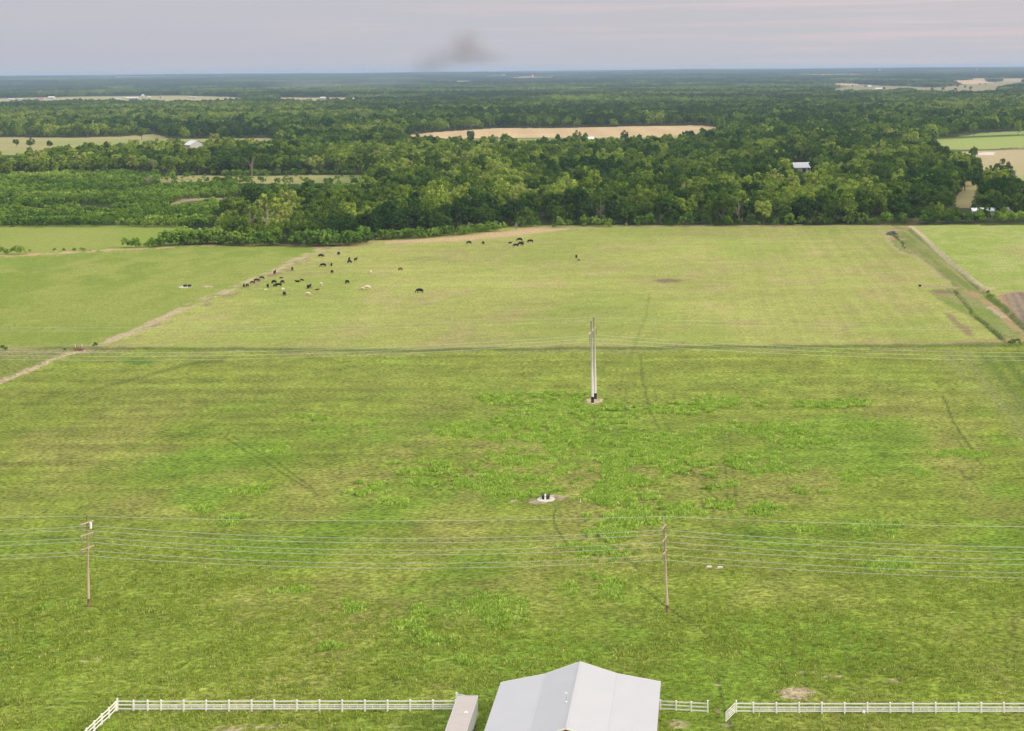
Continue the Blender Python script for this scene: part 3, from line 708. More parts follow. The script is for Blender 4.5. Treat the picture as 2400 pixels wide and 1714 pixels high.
def scatter(name, pts, rot, scl, idx, tint, coll, kind='stuff', label=None, cat=None):
    me = bpy.data.meshes.new(name); n = len(pts)
    me.vertices.add(n); me.vertices.foreach_set('co', np.asarray(pts, np.float32).ravel())
    for nm, arr, ty in (('rot', rot, 'FLOAT'), ('scl', scl, 'FLOAT'), ('tint', tint, 'FLOAT')):
        a = me.attributes.new(nm, ty, 'POINT'); a.data.foreach_set('value', np.asarray(arr, np.float32))
    a = me.attributes.new('idx', 'INT', 'POINT'); a.data.foreach_set('value', np.asarray(idx, np.int32))
    me.update()
    o = link(name, me)
    tag(o, label, cat, kind=kind)
    ng = bpy.data.node_groups.new(name, 'GeometryNodeTree')
    ng.interface.new_socket('Geometry', in_out='INPUT', socket_type='NodeSocketGeometry')
    ng.interface.new_socket('Geometry', in_out='OUTPUT', socket_type='NodeSocketGeometry')
    N = ng.nodes; L = ng.links
    gi = N.new('NodeGroupInput'); go = N.new('NodeGroupOutput')
    ci = N.new('GeometryNodeCollectionInfo'); ci.inputs['Collection'].default_value = coll
    ci.inputs['Separate Children'].default_value = True; ci.inputs['Reset Children'].default_value = True
    ip = N.new('GeometryNodeInstanceOnPoints'); ip.inputs['Pick Instance'].default_value = True
    def att(nm, t):
        x = N.new('GeometryNodeInputNamedAttribute'); x.data_type = t; x.inputs['Name'].default_value = nm; return x.outputs['Attribute']
    cb = N.new('ShaderNodeCombineXYZ'); L.new(att('rot', 'FLOAT'), cb.inputs['Z'])
    L.new(gi.outputs[0], ip.inputs['Points']); L.new(ci.outputs[0], ip.inputs['Instance'])
    L.new(att('idx', 'INT'), ip.inputs['Instance Index']); L.new(cb.outputs[0], ip.inputs['Rotation'])
    cs = N.new('ShaderNodeCombineXYZ'); sc = att('scl', 'FLOAT')
    for k in 'XYZ': L.new(sc, cs.inputs[k])
    L.new(cs.outputs[0], ip.inputs['Scale'])
    L.new(ip.outputs[0], go.inputs[0])
    md = o.modifiers.new('scatter', 'NODES'); md.node_group = ng
    return o

# ------------------------------------------------------------------ where the trees stand
RNG = np.random.default_rng(7)
def grid_points(d0, d1, sp, pmin=-350, pmax=2700):
    xs0 = (pmin - PX) * d1 / F; xs1 = (pmax - PX) * d1 / F
    gx, gy = np.meshgrid(np.arange(xs0, xs1, sp), np.arange(d0, d1, sp))
    x = (gx + RNG.uniform(-.42, .42, gx.shape) * sp).ravel(); y = (gy + RNG.uniform(-.42, .42, gy.shape) * sp).ravel()
    px, py = px_of(x, y); k = (px > pmin) & (px < pmax)
    return x[k], y[k]
THICKET = [(-700, 420), (0, 418), (100, 414), (170, 411), (300, 410), (370, 412), (860, 409), (870, 440), (850, 475), (800, 492), (700, 500), (560, 505), (520, 534), (430, 534), (0, 533), (-700, 536)]
def wooded(x, y, h, r):
    """true where a tree of height h may stand without covering an open patch the photo shows"""
    z0 = terrain(x, y)
    px, pb = px_of(x, y, z0)
    ok = pb < front_y(px)
    ok &= ~((y > 6000) & (fbm(x / 500. + 31, y / 900., 61, 3) > .60))
    s = F / y
    tol = .55 + .45 * _hash(np.floor(x * 3), np.floor(y * 3), 7)
    strict = (px > 1840) & (px < 1925) | (px > 425) & (px < 480) & (pb > 335) & (pb < 400)
    tol = np.where(strict, 1.0, tol)
    tests = [(0, 1.0), (0, .7), (0, .3), (-.6, .85), (.6, .85), (-.9, .5), (.9, .5), (0, 0)]
    for poly in VISIBLE_CLEAR:
        xs = [p[0] for p in poly]; ys = [p[1] for p in poly]
        near = (px > min(xs) - 60) & (px < max(xs) + 60) & (pb > min(ys) - 5) & (pb < max(ys) + 120)
        if not near.any(): continue
        for fx, fz in tests:
            qx, qy = px_of(x[near] + fx * r[near], y[near], z0[near] + fz * h[near] * tol[near])
            ok[near] &= ~inpoly(qx, qy, poly)
    return ok
def tint_of(x, y, rng):
    far = smooth(1200, 3500, y)
    big = (fbm(x / 260. + 4, y / 420., 39, 3) - .5)
    return np.clip(.36 + (fbm(x / 60., y / 60., 33, 3) - .5) * (1.2 - .5 * far) + big * (.5 + 1.1 * far) + rng.normal(0, 1, x.shape) * (.2 - .04 * far), .02, .93)

def band_trees(d0, d1, sp, nvar):
    x, y = grid_points(d0, d1, sp)
    idx = RNG.integers(0, nvar, len(x)); scl = RNG.uniform(.66, 1.14, len(x))
    return x, y, idx, scl
SPH = np.array([s[0] for s in SPECS]); SPR = np.array([s[1] for s in SPECS])
x, y, idx, scl = band_trees(565, 1330, 8.8, len(SPECS))
px, py = px_of(x, y)
inth = inpoly(px, py, THICKET)
scl = np.where((px > 2130) & (py > 505), scl * .5, scl)
scl = np.where((px < 870) & (py > 540), scl * .72, scl)
low = (px > 1850) & (px < 1910) & (py > 395) & (py < 450)
scl = np.where(low, scl * .6, scl)
ok = wooded(x, y, SPH[idx] * scl, SPR[idx] * scl) & ~inth
# openings of the far left field corner, hedge bushes stand there instead
ok &= ~((px < 520) & (py > 533))
NX, NY, NI, NS = x[ok], y[ok], idx[ok], scl[ok]
NT = tint_of(NX, NY, RNG)
npx, npy = px_of(NX, NY)
NT = np.where((npx > 1040) & (npx < 1240) & (npy > 400) & (npy < 500), np.clip(NT + .28, 0, .9), NT)
NT = np.where((npx > 520) & (npx < 700) & (npy > 520), np.clip(NT + .25, 0, .9), NT)
NR = RNG.uniform(0, 6.28, len(NX))

x, y, idx, scl = band_trees(1330, 2700, 10.2, len(SPECS))
ok = wooded(x, y, SPH[idx] * scl, SPR[idx] * scl)
MX, MY, MI, MS = x[ok], y[ok], idx[ok], scl[ok]
x, y, idx, scl = band_trees(2700, 7500, 25.0, 6)
ok = wooded(x, y, 14 * scl, 14 * scl)
FX, FY, FI, FS = x[ok], y[ok], idx[ok], scl[ok]
x, y, idx, scl = band_trees(7500, 26000, 52.0, 5)
ok = wooded(x, y, 14 * scl, 20 * scl)
VX, VY, VI, VS = x[ok], y[ok], idx[ok], scl[ok]

# thicket shrubs and hedge bushes
x, y, idx, scl = band_trees(600, 1060, 3.7, len(SHRUB))
px, py = px_of(x, y)
ok = inpoly(px, py, THICKET)
hh = 5 * scl
ok &= wooded(x, y, hh, np.full_like(x, 2.2)) | (py > 520) & ok
ok &= fbm(x / 22., y / 30., 44, 3) < .66
SX, SY, SI, SS = x[ok], y[ok], idx[ok], scl[ok]
ex = []
rr = random.Random(4)
def bush_line(pts, n, smin, smax, jx=10, jy=2):
    for k in range(n):
        t = rr.random() * (len(pts) - 1); i = int(t); f = t - i
        qx = pts[i][0] * (1 - f) + pts[i + 1][0] * f + rr.uniform(-jx, jx); qy = pts[i][1] * (1 - f) + pts[i + 1][1] * f + rr.uniform(-jy, jy)
        p = U(qx, qy); ex.append((p.x, p.y, rr.randrange(len(SHRUB)), rr.uniform(smin, smax)))
bush_line([(300, 581), (380, 578), (450, 575), (540, 573)], 34, .55, 1.1, 8, 2)
bush_line([(385, 575), (440, 573), (500, 571), (545, 569)], 34, 1.1, 1.75, 7, 3)
bush_line([(520, 574), (640, 576), (760, 577), (860, 572)], 60, .9, 1.6, 8, 3)
bush_line([(0, 598), (55, 596)], 6, .5, .85, 4, 1)
bush_line([(80, 593), (260, 586)], 8, .25, .45, 12, 1)
bush_line([(870, 562), (960, 560), (1050, 552), (1180, 540)], 36, .6, 1.0, 8, 2)
bush_line([(1200, 532), (1600, 527), (2120, 525)], 130, .3, 1.35, 16, 5)
bush_line([(870, 562), (960, 559), (1060, 551), (1190, 537)], 60, .5, 1.1, 8, 3)
bush_line([(2160, 524), (2280, 522), (2420, 519)], 46, .8, 1.2, 8, 3)
bush_line([(370, 424), (560, 424)], 10, .9, 1.3, 20, 4)
bush_line([(470, 440), (560, 430), (840, 434)], 60, .6, 1.1, 12, 6)
bush_line([(400, 424), (560, 420), (850, 418)], 40, .3, .7, 20, 7)
ex = np.array(ex)
SX = np.concatenate([SX, ex[:, 0]]); SY = np.concatenate([SY, ex[:, 1]]); SI = np.concatenate([SI, ex[:, 2]]).astype(int); SS = np.concatenate([SS, ex[:, 3]])
hedge = (px_of(SX, SY)[1] > 555)
ST_ = .18 * hedge + np.clip(.45 + (fbm(SX / 40., SY / 40., 35, 3) - .5) * 1.4 + RNG.normal(0, .14, SX.shape), 0, 1)
SRt = RNG.uniform(0, 6.28, len(SX))

# single trees in the open, read off the photograph: base px, base py, height m, variant, tint
SINGLES = [(38, 345, 8.5, 4, .2, 'dark round tree, left of the pair in the far left field'), (72, 347, 11, 6, .25, 'broad spreading tree beside the dark round tree in the far left field'),
 (116, 347, 7.5, 5, .1, 'small dark round tree standing alone in the far left field'), (70, 368, 9, 5, .6, 'pale green tree at the near edge of the far left field'), (332, 328, 14, 0, .5, 'tall open crowned tree at the far corner of the far left field'),
 (1104, 332, 12, 4, .15, 'dark rounded tree at the left end of the wheat field front'), (1196, 340, 9, 5, .3, 'low bushy tree below the wheat field, right of the dark rounded tree'), (1308, 338, 10, 5, .35, 'pale rounded tree at the middle of the wheat field front'),
 (1352, 336, 14, 6, .4, 'broad tree beside the small white building at the wheat field'), (1372, 335, 10, 5, .45, 'small tree touching the left side of the small white building'), (1464, 334, 13, 6, .12, 'dark wide tree below the right part of the wheat field'),
 (1498, 336, 9, 5, .3, 'small tree just right of the dark wide tree at the wheat field'), (2282, 372, 9.5, 5, .45, 'tree beside the pale road on the right'), (2352, 425, 15, 6, .1, 'big dark tree alone against the pale pasture on the right'),
 (2300, 463, 14, 4, .12, 'dark tree behind the white pole on the right'), (2322, 470, 14.5, 0, .16, 'large dark tree right of the grassy gap on the right'), (2365, 472, 12, 4, .2, 'dark rounded tree near the right edge above the long white roof'),
 (2395, 470, 11, 2, .2, 'dark tree at the right edge of the picture'), (2300, 500, 10, 4, .45, 'light green tree over the left end of the long white roof'), (2330, 500, 10.5, 0, .62, 'yellow green tree over the middle of the long white roof'),
 (2352, 502, 10, 4, .55, 'yellow green tree over the right end of the long white roof'), (2390, 508, 12, 2, .35, 'mid green tree by the right end of the long white building'), (2168, 500, 16, 0, .3, 'large rounded tree at the left side of the grassy gap'),
 (2208, 502, 15, 6, .28, 'large spreading tree directly left of the grassy gap'), (2225, 455, 14, 4, .15, 'dark tree behind the grassy gap on its left side'), (2245, 448, 11, 5, .12, 'small dark tree at the back left corner of the grassy gap'),
 (2180, 345, 13, 4, .2, 'dark round tree at the left end of the far right green field'), (2440, 500, 12, 2, .3, 'tree just beyond the right edge of the picture'), (2240, 414, 13, 3, .45, 'slim pale trunked tree above the grassy gap'), (2262, 417, 12, 4, .3, 'dark trunked tree above the grassy gap')]
far_trees = [(2245, 206, 9), (2262, 208, 10), (2215, 207, 8), (2296, 201, 9), (2310, 200, 9), (2210, 214, 12), (2185, 215, 11), (2275, 213, 13), (2240, 216, 12), (2072, 213, 12), (2028, 206, 9), (1998, 205, 9)]

# pick the 300 trees that show largest; the rest are one mass
order = np.argsort(-npy + RNG.uniform(-1, 1, len(npy)) * .5)
cand = [i for i in order if -10 < npx[i] < 2410]
n_ind = 300 - len([s for s in SINGLES if s[0] < 2405]) - len(far_trees)
ind = cand[:n_ind]; rest = np.ones(len(NX), bool); rest[ind] = False

def tree_thing(x, y, z, var, scl, rz, tint, label, group=None, cat='tree'):
    root = empty('broadleaf_tree', (x, y, z), label, cat, group, rz)
    root.scale = (scl, scl, scl)
    c = link('crown', CROWN[var], root); c['tint'] = float(tint)
    link('trunk', TRUNK[var], root)
    return root
for (bx, by, hh, var, tint, lab) in SINGLES:
    p = U(bx, by); tree_thing(p.x, p.y, 0, var, hh / SPECS[var][0], rr.uniform(0, 6), tint, lab)
far_words = ['leftmost', 'second', 'third', 'fourth', 'fifth', 'sixth', 'seventh', 'eighth', 'ninth', 'tenth', 'eleventh', 'rightmost']
for k, (bx, by, hh) in enumerate(sorted(far_trees)):
    p = U(bx, by); tree_thing(p.x, p.y, 0, 4, hh / 13., rr.uniform(0, 6), .15 + .02 * k, f"small dark tree scattered on the far tan fields, {far_words[k]} of the twelve", 'trees dotted over the far tan fields')

def zone(px):
    Z_ = [(60, 'behind the thicket'), (430, 'above the green thicket'), (560, 'above the left hedge bushes'), (620, 'above the brown headland'),
          (690, 'left of the pasture corner'), (760, 'right above the pasture corner'), (830, 'above the grazing herd'), (880, 'right of the grazing herd'),
          (940, 'at dry grass left tip'), (1000, 'over dry grass left half'), (1060, 'over dry grass middle'), (1120, 'behind two lone black cows'),
          (1190, 'over dry grass right half'), (1250, 'behind the black cow cluster'), (1310, 'right of black cow cluster'), (1370, 'behind lone cow and calf'),
          (1430, 'above twin steel poles'), (1500, 'left above muddy hollow'), (1570, 'straight above muddy hollow'), (1640, 'right above muddy hollow'), (1710, 'well right of muddy hollow'),
          (1780, 'well left of white roof'), (1840, 'just left of white roof'), (1900, 'below the white roof'), (1960, 'just right of white roof'),
          (2020, 'well right of white roof'), (2080, 'left of grey rock pile'), (2130, 'behind grey rock pile'), (2200, 'left of grassy gap'), (2290, 'below the grassy gap'), (9999, 'by long white building')]
    for lim, w in Z_:
        if px < lim: return w
used = {}
def uniq(base_fn):
    """base_fn -> label; adds an ordering only when look and place leave a tie"""
    used.setdefault(base_fn, 0); used[base_fn] += 1; return used[base_fn]
recs = []
for i in ind:
    t = NT[i]; tone = 'blackish' if t < .15 else 'dark' if t < .28 else 'green' if t < .42 else 'bright' if t < .55 else 'pale' if t < .7 else 'yellowish'
    hgt = SPH[NI[i]] * NS[i]; size = 'towering' if hgt > 15.5 else 'tall' if hgt > 13 else 'medium' if hgt > 10.5 else 'low'
    front = front_y(npx[i]) - npy[i]
    row = 'in front row' if front < 6 else 'in second row' if front < 13 else 'farther back'
    recs.append((i, f"{size} {tone} {SPECS[NI[i]][5]} tree {row} {zone(npx[i])}"))
groups = {}
for i, l in recs: groups.setdefault(l, []).append(i)
lab = {}
for l, ii in groups.items():
    ii = sorted(ii, key=lambda k: npx[k])
    words = {2: ['left', 'right'], 3: ['left', 'middle', 'right']}
    for n_, k in enumerate(ii):
        lab[k] = l if len(ii) == 1 else f"{words.get(len(ii), ['first', 'second', 'third', 'fourth', 'fifth', 'sixth', 'seventh', 'eighth'])[min(n_, 7)]} of the {l}"
for i in ind:
    tree_thing(NX[i], NY[i], 0, int(NI[i]), float(NS[i]), float(NR[i]), float(NT[i]), lab[i], 'trees along the front of the woods')
scatter('woods', np.stack([NX[rest], NY[rest], np.zeros(rest.sum())], 1), NR[rest], NS[rest], NI[rest], NT[rest], LIB_NEAR)
scatter('woods', np.stack([MX, MY, np.zeros(len(MX))], 1), RNG.uniform(0, 6.28, len(MX)), MS, MI, tint_of(MX, MY, RNG), LIB_MID)
scatter('far_woods', np.stack([FX, FY, terrain(FX, FY)], 1), RNG.uniform(0, 6.28, len(FX)), FS, FI, tint_of(FX, FY, RNG) * .8, LIB_FAR)
scatter('far_woods', np.stack([VX, VY, terrain(VX, VY)], 1), RNG.uniform(0, 6.28, len(VX)), VS * 1.1, VI, np.clip(tint_of(VX, VY, RNG) * .5 + (fbm(VX / 900., VY / 1500., 111, 3) - .5) * .8, 0, .8), LIB_VFAR)

# shrubs: hedge and front bushes plus the nearest of the thicket are things, the rest one mass
spx, spy = px_of(SX, SY)
is_ex = np.zeros(len(SX), bool); is_ex[-len(ex):] = True
pri = np.where(is_ex & (spy > 560), 3000, 0) + np.where((spy > 500) & (spx < 520), 500, 0) + spy * SS
pri = np.where((spx < 0) | (spx > 2400), -1, pri)
so = np.argsort(-pri)[:290]; srest = np.ones(len(SX), bool); srest[so] = False
sgroups = {}
for i in so:
    t = ST_[i]; tone = 'dark' if t < .3 else 'green' if t < .45 else 'bright' if t < .6 else 'pale' if t < .78 else 'yellowish'
    hgt = SHSPEC[SI[i]][0] * SS[i]; size = 'tiny' if hgt < 1.7 else 'low' if hgt < 3.2 else 'middling' if hgt < 4.6 else 'tall' if hgt < 5.6 else 'towering'
    x_ = spx[i]; y_ = spy[i]
    if y_ > 560 and x_ < 300: pl_ = 'on strip between left fields'
    elif y_ > 560 and x_ < 420: pl_ = 'at thin end of hedge'
    elif y_ > 560 and x_ < 540: pl_ = 'in hedge left of woods'
    elif y_ > 560 and x_ < 660: pl_ = 'at wood foot above headland'
    elif y_ > 560 and x_ < 780: pl_ = 'at wood foot by pasture corner'
    elif y_ > 560: pl_ = 'at wood foot above herd'
    elif x_ < 80: pl_ = 'at picture left edge'
    elif x_ < 160: pl_ = 'on thicket edge above lone bushes'
    elif x_ < 240: pl_ = 'on thicket edge above pale strip'
    elif x_ < 320: pl_ = 'on thicket edge left of hedge'
    elif x_ < 400: pl_ = 'on thicket edge above hedge tip'
    elif x_ < 540: pl_ = 'on thicket edge above full hedge'
    elif x_ < 1200: pl_ = 'on dry grass strip ' + ('left' if x_ < 960 else 'middle' if x_ < 1060 else 'right')
    elif x_ < 2140: pl_ = 'at tree line ' + zone(x_)
    else: pl_ = 'in hedge ' + ('under grassy gap' if x_ < 2270 else 'before long white building' if x_ < 2350 else 'at right edge')
    dep = '' if (y_ > 524 or x_ > 520) else ' farther in'
    sgroups.setdefault(f"{size} {tone} {['round', 'full', 'flat', 'upright'][SI[i]]} shrub{dep} {pl_}", []).append(i)
for l, ii in sgroups.items():
    ii = sorted(ii, key=lambda k: spx[k])
    for n_, k in enumerate(ii):
        wl = ['left', 'right'] if len(ii) == 2 else ['first', 'second', 'third', 'fourth', 'fifth', 'sixth', 'seventh', 'eighth']
        o = link('shrub', SHRUB[SI[k]], None, (SX[k], SY[k], -.05), float(SRt[k])); o.scale = (SS[k],) * 3; o['tint'] = float(ST_[k])
        tag(o, l if len(ii) == 1 else f"{wl[min(n_, len(wl) - 1)]} of the {l}", 'shrub', 'shrubs of the thicket edge and hedges')
scatter('thicket', np.stack([SX[srest], SY[srest], np.full(srest.sum(), -.05)], 1), SRt[srest], SS[srest], SI[srest], ST_[srest], LIB_SHRUB)

# bare, dead trees
def dead_tree(px_, py_, h, lab, seed, spread=False):
    p = U(px_, py_); rng = np.random.default_rng(seed)
    root = empty('dead_tree', (p.x, p.y, 0), lab, 'dead tree', 'bare dead trees')
    trunk_mb(rng, h, h * (.15 if spread else .3), .2, limbs=14 if spread else 8, dead=True).build('trunk', M['dead'], root)
dead_tree(345, 434, 8, 'grey bare spreading tree at the left end of the pale clearing', 1, True)
dead_tree(352, 433, 7, 'smaller grey bare tree touching the bare spreading tree', 2, True)
dead_tree(360, 412, 14, 'pale forked dead trunk standing in the dark trees above the clearing', 3)
dead_tree(590, 414, 14, 'pale dead trunk in the dark trees right of the clearing bushes', 4)
dead_tree(585, 556, 14, 'tall half bare tree with pale limbs in the wood spur', 5)
dead_tree(626, 560, 15, 'second pale limbed tree in the wood spur', 6)
dead_tree(1408, 524, 11, 'thin bare tree on the wood edge above the muddy hollow', 7)
dead_tree(1990, 390, 10, 'grey leafless tree right of the white roof in the woods', 8, True)
dead_tree(1210, 540, 4, 'low grey brush at the end of the dry grass strip', 9, True)
dead_tree(1910, 440, 11, 'small pinkish bare tree in the woods below the white roof', 10, True)
dead_tree(1733, 524, 11, 'leaning pale dead trunk on the front of the woods', 11)

# ------------------------------------------------------------------ weeds and grass tufts
def tuft(seed, n, h, spread, w):
    rng = np.random.default_rng(seed)
    V = []
    for k in range(n):
        a = rng.uniform(0, 6.28); r = spread * math.sqrt(rng.uniform(0, 1)); bx, by = r * math.cos(a), r * math.sin(a)
        l = h * rng.uniform(.5, 1.1); t = rng.uniform(0, 6.28); lean = rng.uniform(.1, .7) * l
        tx, ty = bx + math.cos(t) * lean, by + math.sin(t) * lean
        s = t + 1.57; ww = w * rng.uniform(.6, 1.2)
        V += [(bx - math.cos(s) * ww, by - math.sin(s) * ww, 0), (bx + math.cos(s) * ww, by + math.sin(s) * ww, 0), (tx + math.cos(s) * ww * .5, ty + math.sin(s) * ww * .5, l), (tx - math.cos(s) * ww * .5, ty - math.sin(s) * ww * .5, l * .93)]
    return np.array(V)
LIB_WEED = lib('weed_source', [quads_mesh('w', tuft(i, 30, .34, .55, .07), [M['weed_leaf']]) for i in range(4)])
LIB_GRASS = lib('grass_source', [quads_mesh('g', tuft(20 + i, 26, .2, .6, .05), [M['grass_leaf']]) for i in range(4)])
def field_pts(n, v0, v1, pmin=-120, pmax=2520):
    d0, d1 = F * H / v1, F * H / v0
    d = np.sqrt(RNG.uniform(0, 1, n) * (d1 * d1 - d0 * d0) + d0 * d0); u = RNG.uniform(pmin - PX, pmax - PX, n)
    return u * d / F, d
x, y = field_pts(420000, 740, 1580); px, py = px_of(x, y)
wdn = weed_density(px, py, x, y) + .75 * smooth(1.0, .5, np.hypot((px - 325) / 48, (py - 847) / 8))
k = RNG.uniform(0, 1, len(x)) < wdn * .85
x, y = x[k], y[k]
scatter('weeds', np.stack([x, y, np.zeros(len(x))], 1), RNG.uniform(0, 6.28, len(x)), RNG.uniform(.5, 1.25, len(x)), RNG.integers(0, 4, len(x)), RNG.uniform(.1, 1, len(x)), LIB_WEED)
x, y = field_pts(100000, 880, 1580); px, py = px_of(x, y)
soilm = np.zeros_like(px)
for cx, cy, rx, ry in SOIL: soilm = np.maximum(soilm, smooth(1.1, .8, np.hypot((px - cx) / rx, (py - cy) / ry)))
k = (RNG.uniform(0, 1, len(x)) < .15 + .5 * smooth(.4, .6, fbm(x / .9, y / 1.3, 95, 2))) & (soilm < .4) & (RNG.uniform(0, 1, len(x)) < smooth(230, 190, y)) & (track_mask(px, py) < .4)
x, y = x[k], y[k]
scatter('grass', np.stack([x, y, np.full(len(x), -.02)], 1), RNG.uniform(0, 6.28, len(x)), RNG.uniform(.6, 1.2, len(x)), RNG.integers(0, 4, len(x)), np.clip(RNG.normal(.45, .22, len(x)), 0, 1), LIB_GRASS)

# ------------------------------------------------------------------ barn
def build_barn():
    s = lambda px, py, d: ((px - PX) * CR - (py - PY) * SR) * d / F
    d1, d0 = 158.9, 142.9
    def P(px, py, d): u, v = uv_of(px, py); return Vector((u * d / F, d, H - v * d / F))
    far = [P(1173, 1601, d1), P(1277, 1580, d1), P(1360, 1551, d1), P(1446, 1579, d1), P(1549, 1597, d1)]
    xc = far[2].x
    xs = [far[0].x - xc, far[1].x - xc, 0, far[3].x - xc, far[4].x - xc]
    zs = [far[0].z, far[1].z, far[2].z, far[3].z, far[4].z]
    # the front ridge end fixes the yaw of the barn
    fr = P(1326, 1706, d0)
    yaw = math.atan2(-(xc - fr.x), d1 - d0)
    Lb = math.hypot(xc - fr.x, d1 - d0)
    root = empty('metal_barn', (xc, d1, 0), 'large barn with ribbed white metal roof, raised centre and red gable behind the paddock fence', 'barn', rz=yaw)
    zl = [(zs[0] + zs[4]) / 2, (zs[1] + zs[3]) / 2, zs[2]]
    zz = [zl[0], zl[1], zl[2], zl[1], zl[0]]
    T = .12
    # roof slopes, one part per plane
    nm = ['left wing roof panel', 'left upper roof panel', 'right upper roof panel', 'right wing roof panel']
    for i in range(4):
        mb = MB(); a = (xs[i], zz[i]); b = (xs[i + 1], zz[i + 1])
        mb.poly([(a[0], 0, a[1]), (a[0], -Lb, a[1]), (b[0], -Lb, b[1]), (b[0], 0, b[1])])
        mb.poly([(a[0], 0, a[1] - T), (b[0], 0, b[1] - T), (b[0], -Lb, b[1] - T), (a[0], -Lb, a[1] - T)])
        for yy in (0, -Lb): mb.poly([(a[0], yy, a[1]), (b[0], yy, b[1]), (b[0], yy, b[1] - T), (a[0], yy, a[1] - T)])
        if i == 0: mb.poly([(a[0], 0, a[1]), (a[0], 0, a[1] - T), (a[0], -Lb, a[1] - T), (a[0], -Lb, a[1])])
        if i == 3: mb.poly([(b[0], 0, b[1]), (b[0], -Lb, b[1]), (b[0], -Lb, b[1] - T), (b[0], 0, b[1] - T)])
        o = mb.build('roof_panel', M['roof'], root); o['label'] = nm[i]
    mb = MB()      # ridge cap
    for sx in (-1, 1):
        sl = (zz[2] - zz[1]) / abs(xs[1])
        mb.poly([(0, .03, zz[2] + .035), (0, -Lb - .03, zz[2] + .035), (sx * .14, -Lb - .03, zz[2] + .035 - .14 * sl), (sx * .14, .03, zz[2] + .035 - .14 * sl)])
    mb.build('ridge_cap', M['roof'], root)
    for yy, nm_ in ((.03, 'far'), (-Lb - .03, 'near')):
        for i in range(4):
            mb = MB(); a = Vector((xs[i], yy, zz[i] - .06)); b = Vector((xs[i + 1], yy, zz[i + 1] - .06))
            mb.beam(a, b, .05, .15); mb.build('rake_trim', M['vinyl'], root)
    for i in (1, 3):       # seam flashing where the pitch changes
        mb = MB(); mb.beam((xs[i], 0, zz[i] + .006), (xs[i], -Lb, zz[i] + .006), .06, .02); mb.build('seam_flashing', M['roof'], root)
    # walls
    ins = .45
    xl, xr = xs[0] + ins, xs[4] - ins
    def zroof(x): return float(np.interp(x, xs, zz)) - T - .01
    for yy in (-.4, -Lb + .06):
        mb = MB(); pts = [(xl, yy, -.1), (xr, yy, -.1), (xr, yy, zroof(xr)), (xs[3], yy, zroof(xs[3])), (0, yy, zroof(0)), (xs[1], yy, zroof(xs[1])), (xl, yy, zroof(xl))]
        mb.poly(pts); mb.poly([(p[0], p[1] + .1, p[2]) for p in reversed(pts)]); mb.build('gable_wall', M['red_paint'], root)
    mb = MB(); mb.box((xl, -Lb / 2, zroof(xl) / 2 - .05), (.1, Lb - .9, zroof(xl))); mb.build('side_wall', M['vinyl'], root)
    mb = MB(); mb.box((xr, -Lb / 2, zroof(xr) / 2 - .05), (.1, Lb - .9, zroof(xr))); mb.build('side_wall', M['tan_wood'], root)
    for k in range(6):
        mb = MB(); mb.box((xr + .2, -.6 - k * (Lb - 1.2) / 5, zroof(xr + .2) / 2), (.16, .16, zroof(xr + .2))); mb.build('post', M['arm_wood'], root)
    mb = MB(); mb.box((0, -Lb + .33, 1.5), (3.4, .06, 3.0)); mb.build('sliding_door', M['vinyl'], root)
    # roof vent on the left upper slope
    slope = (zz[2] - zz[1]) / abs(xs[1]); vx, vy = -.55, -9.6; vz = zz[2] - .55 * slope
    mb = MB(); mb.tube([(vx, vy, vz - .05), (vx, vy, vz + .75)], .035, 8); v = mb.build('vent_pipe', M['galv'], root)
    mb = MB(); mb.tube([(vx, vy, vz + .005), (vx, vy, vz + .06)], [.14, .06], 10); mb.build('vent_flashing', M['vinyl'], v)
    mb = MB(); mb.tube([(vx, vy, vz + .72), (vx + .03, vy, vz + .86), (vx - .1, vy, vz + .9), (vx - .18, vy, vz + .8)], .05, 8); mb.build('vent_cap', M['vinyl'], v)
build_barn()

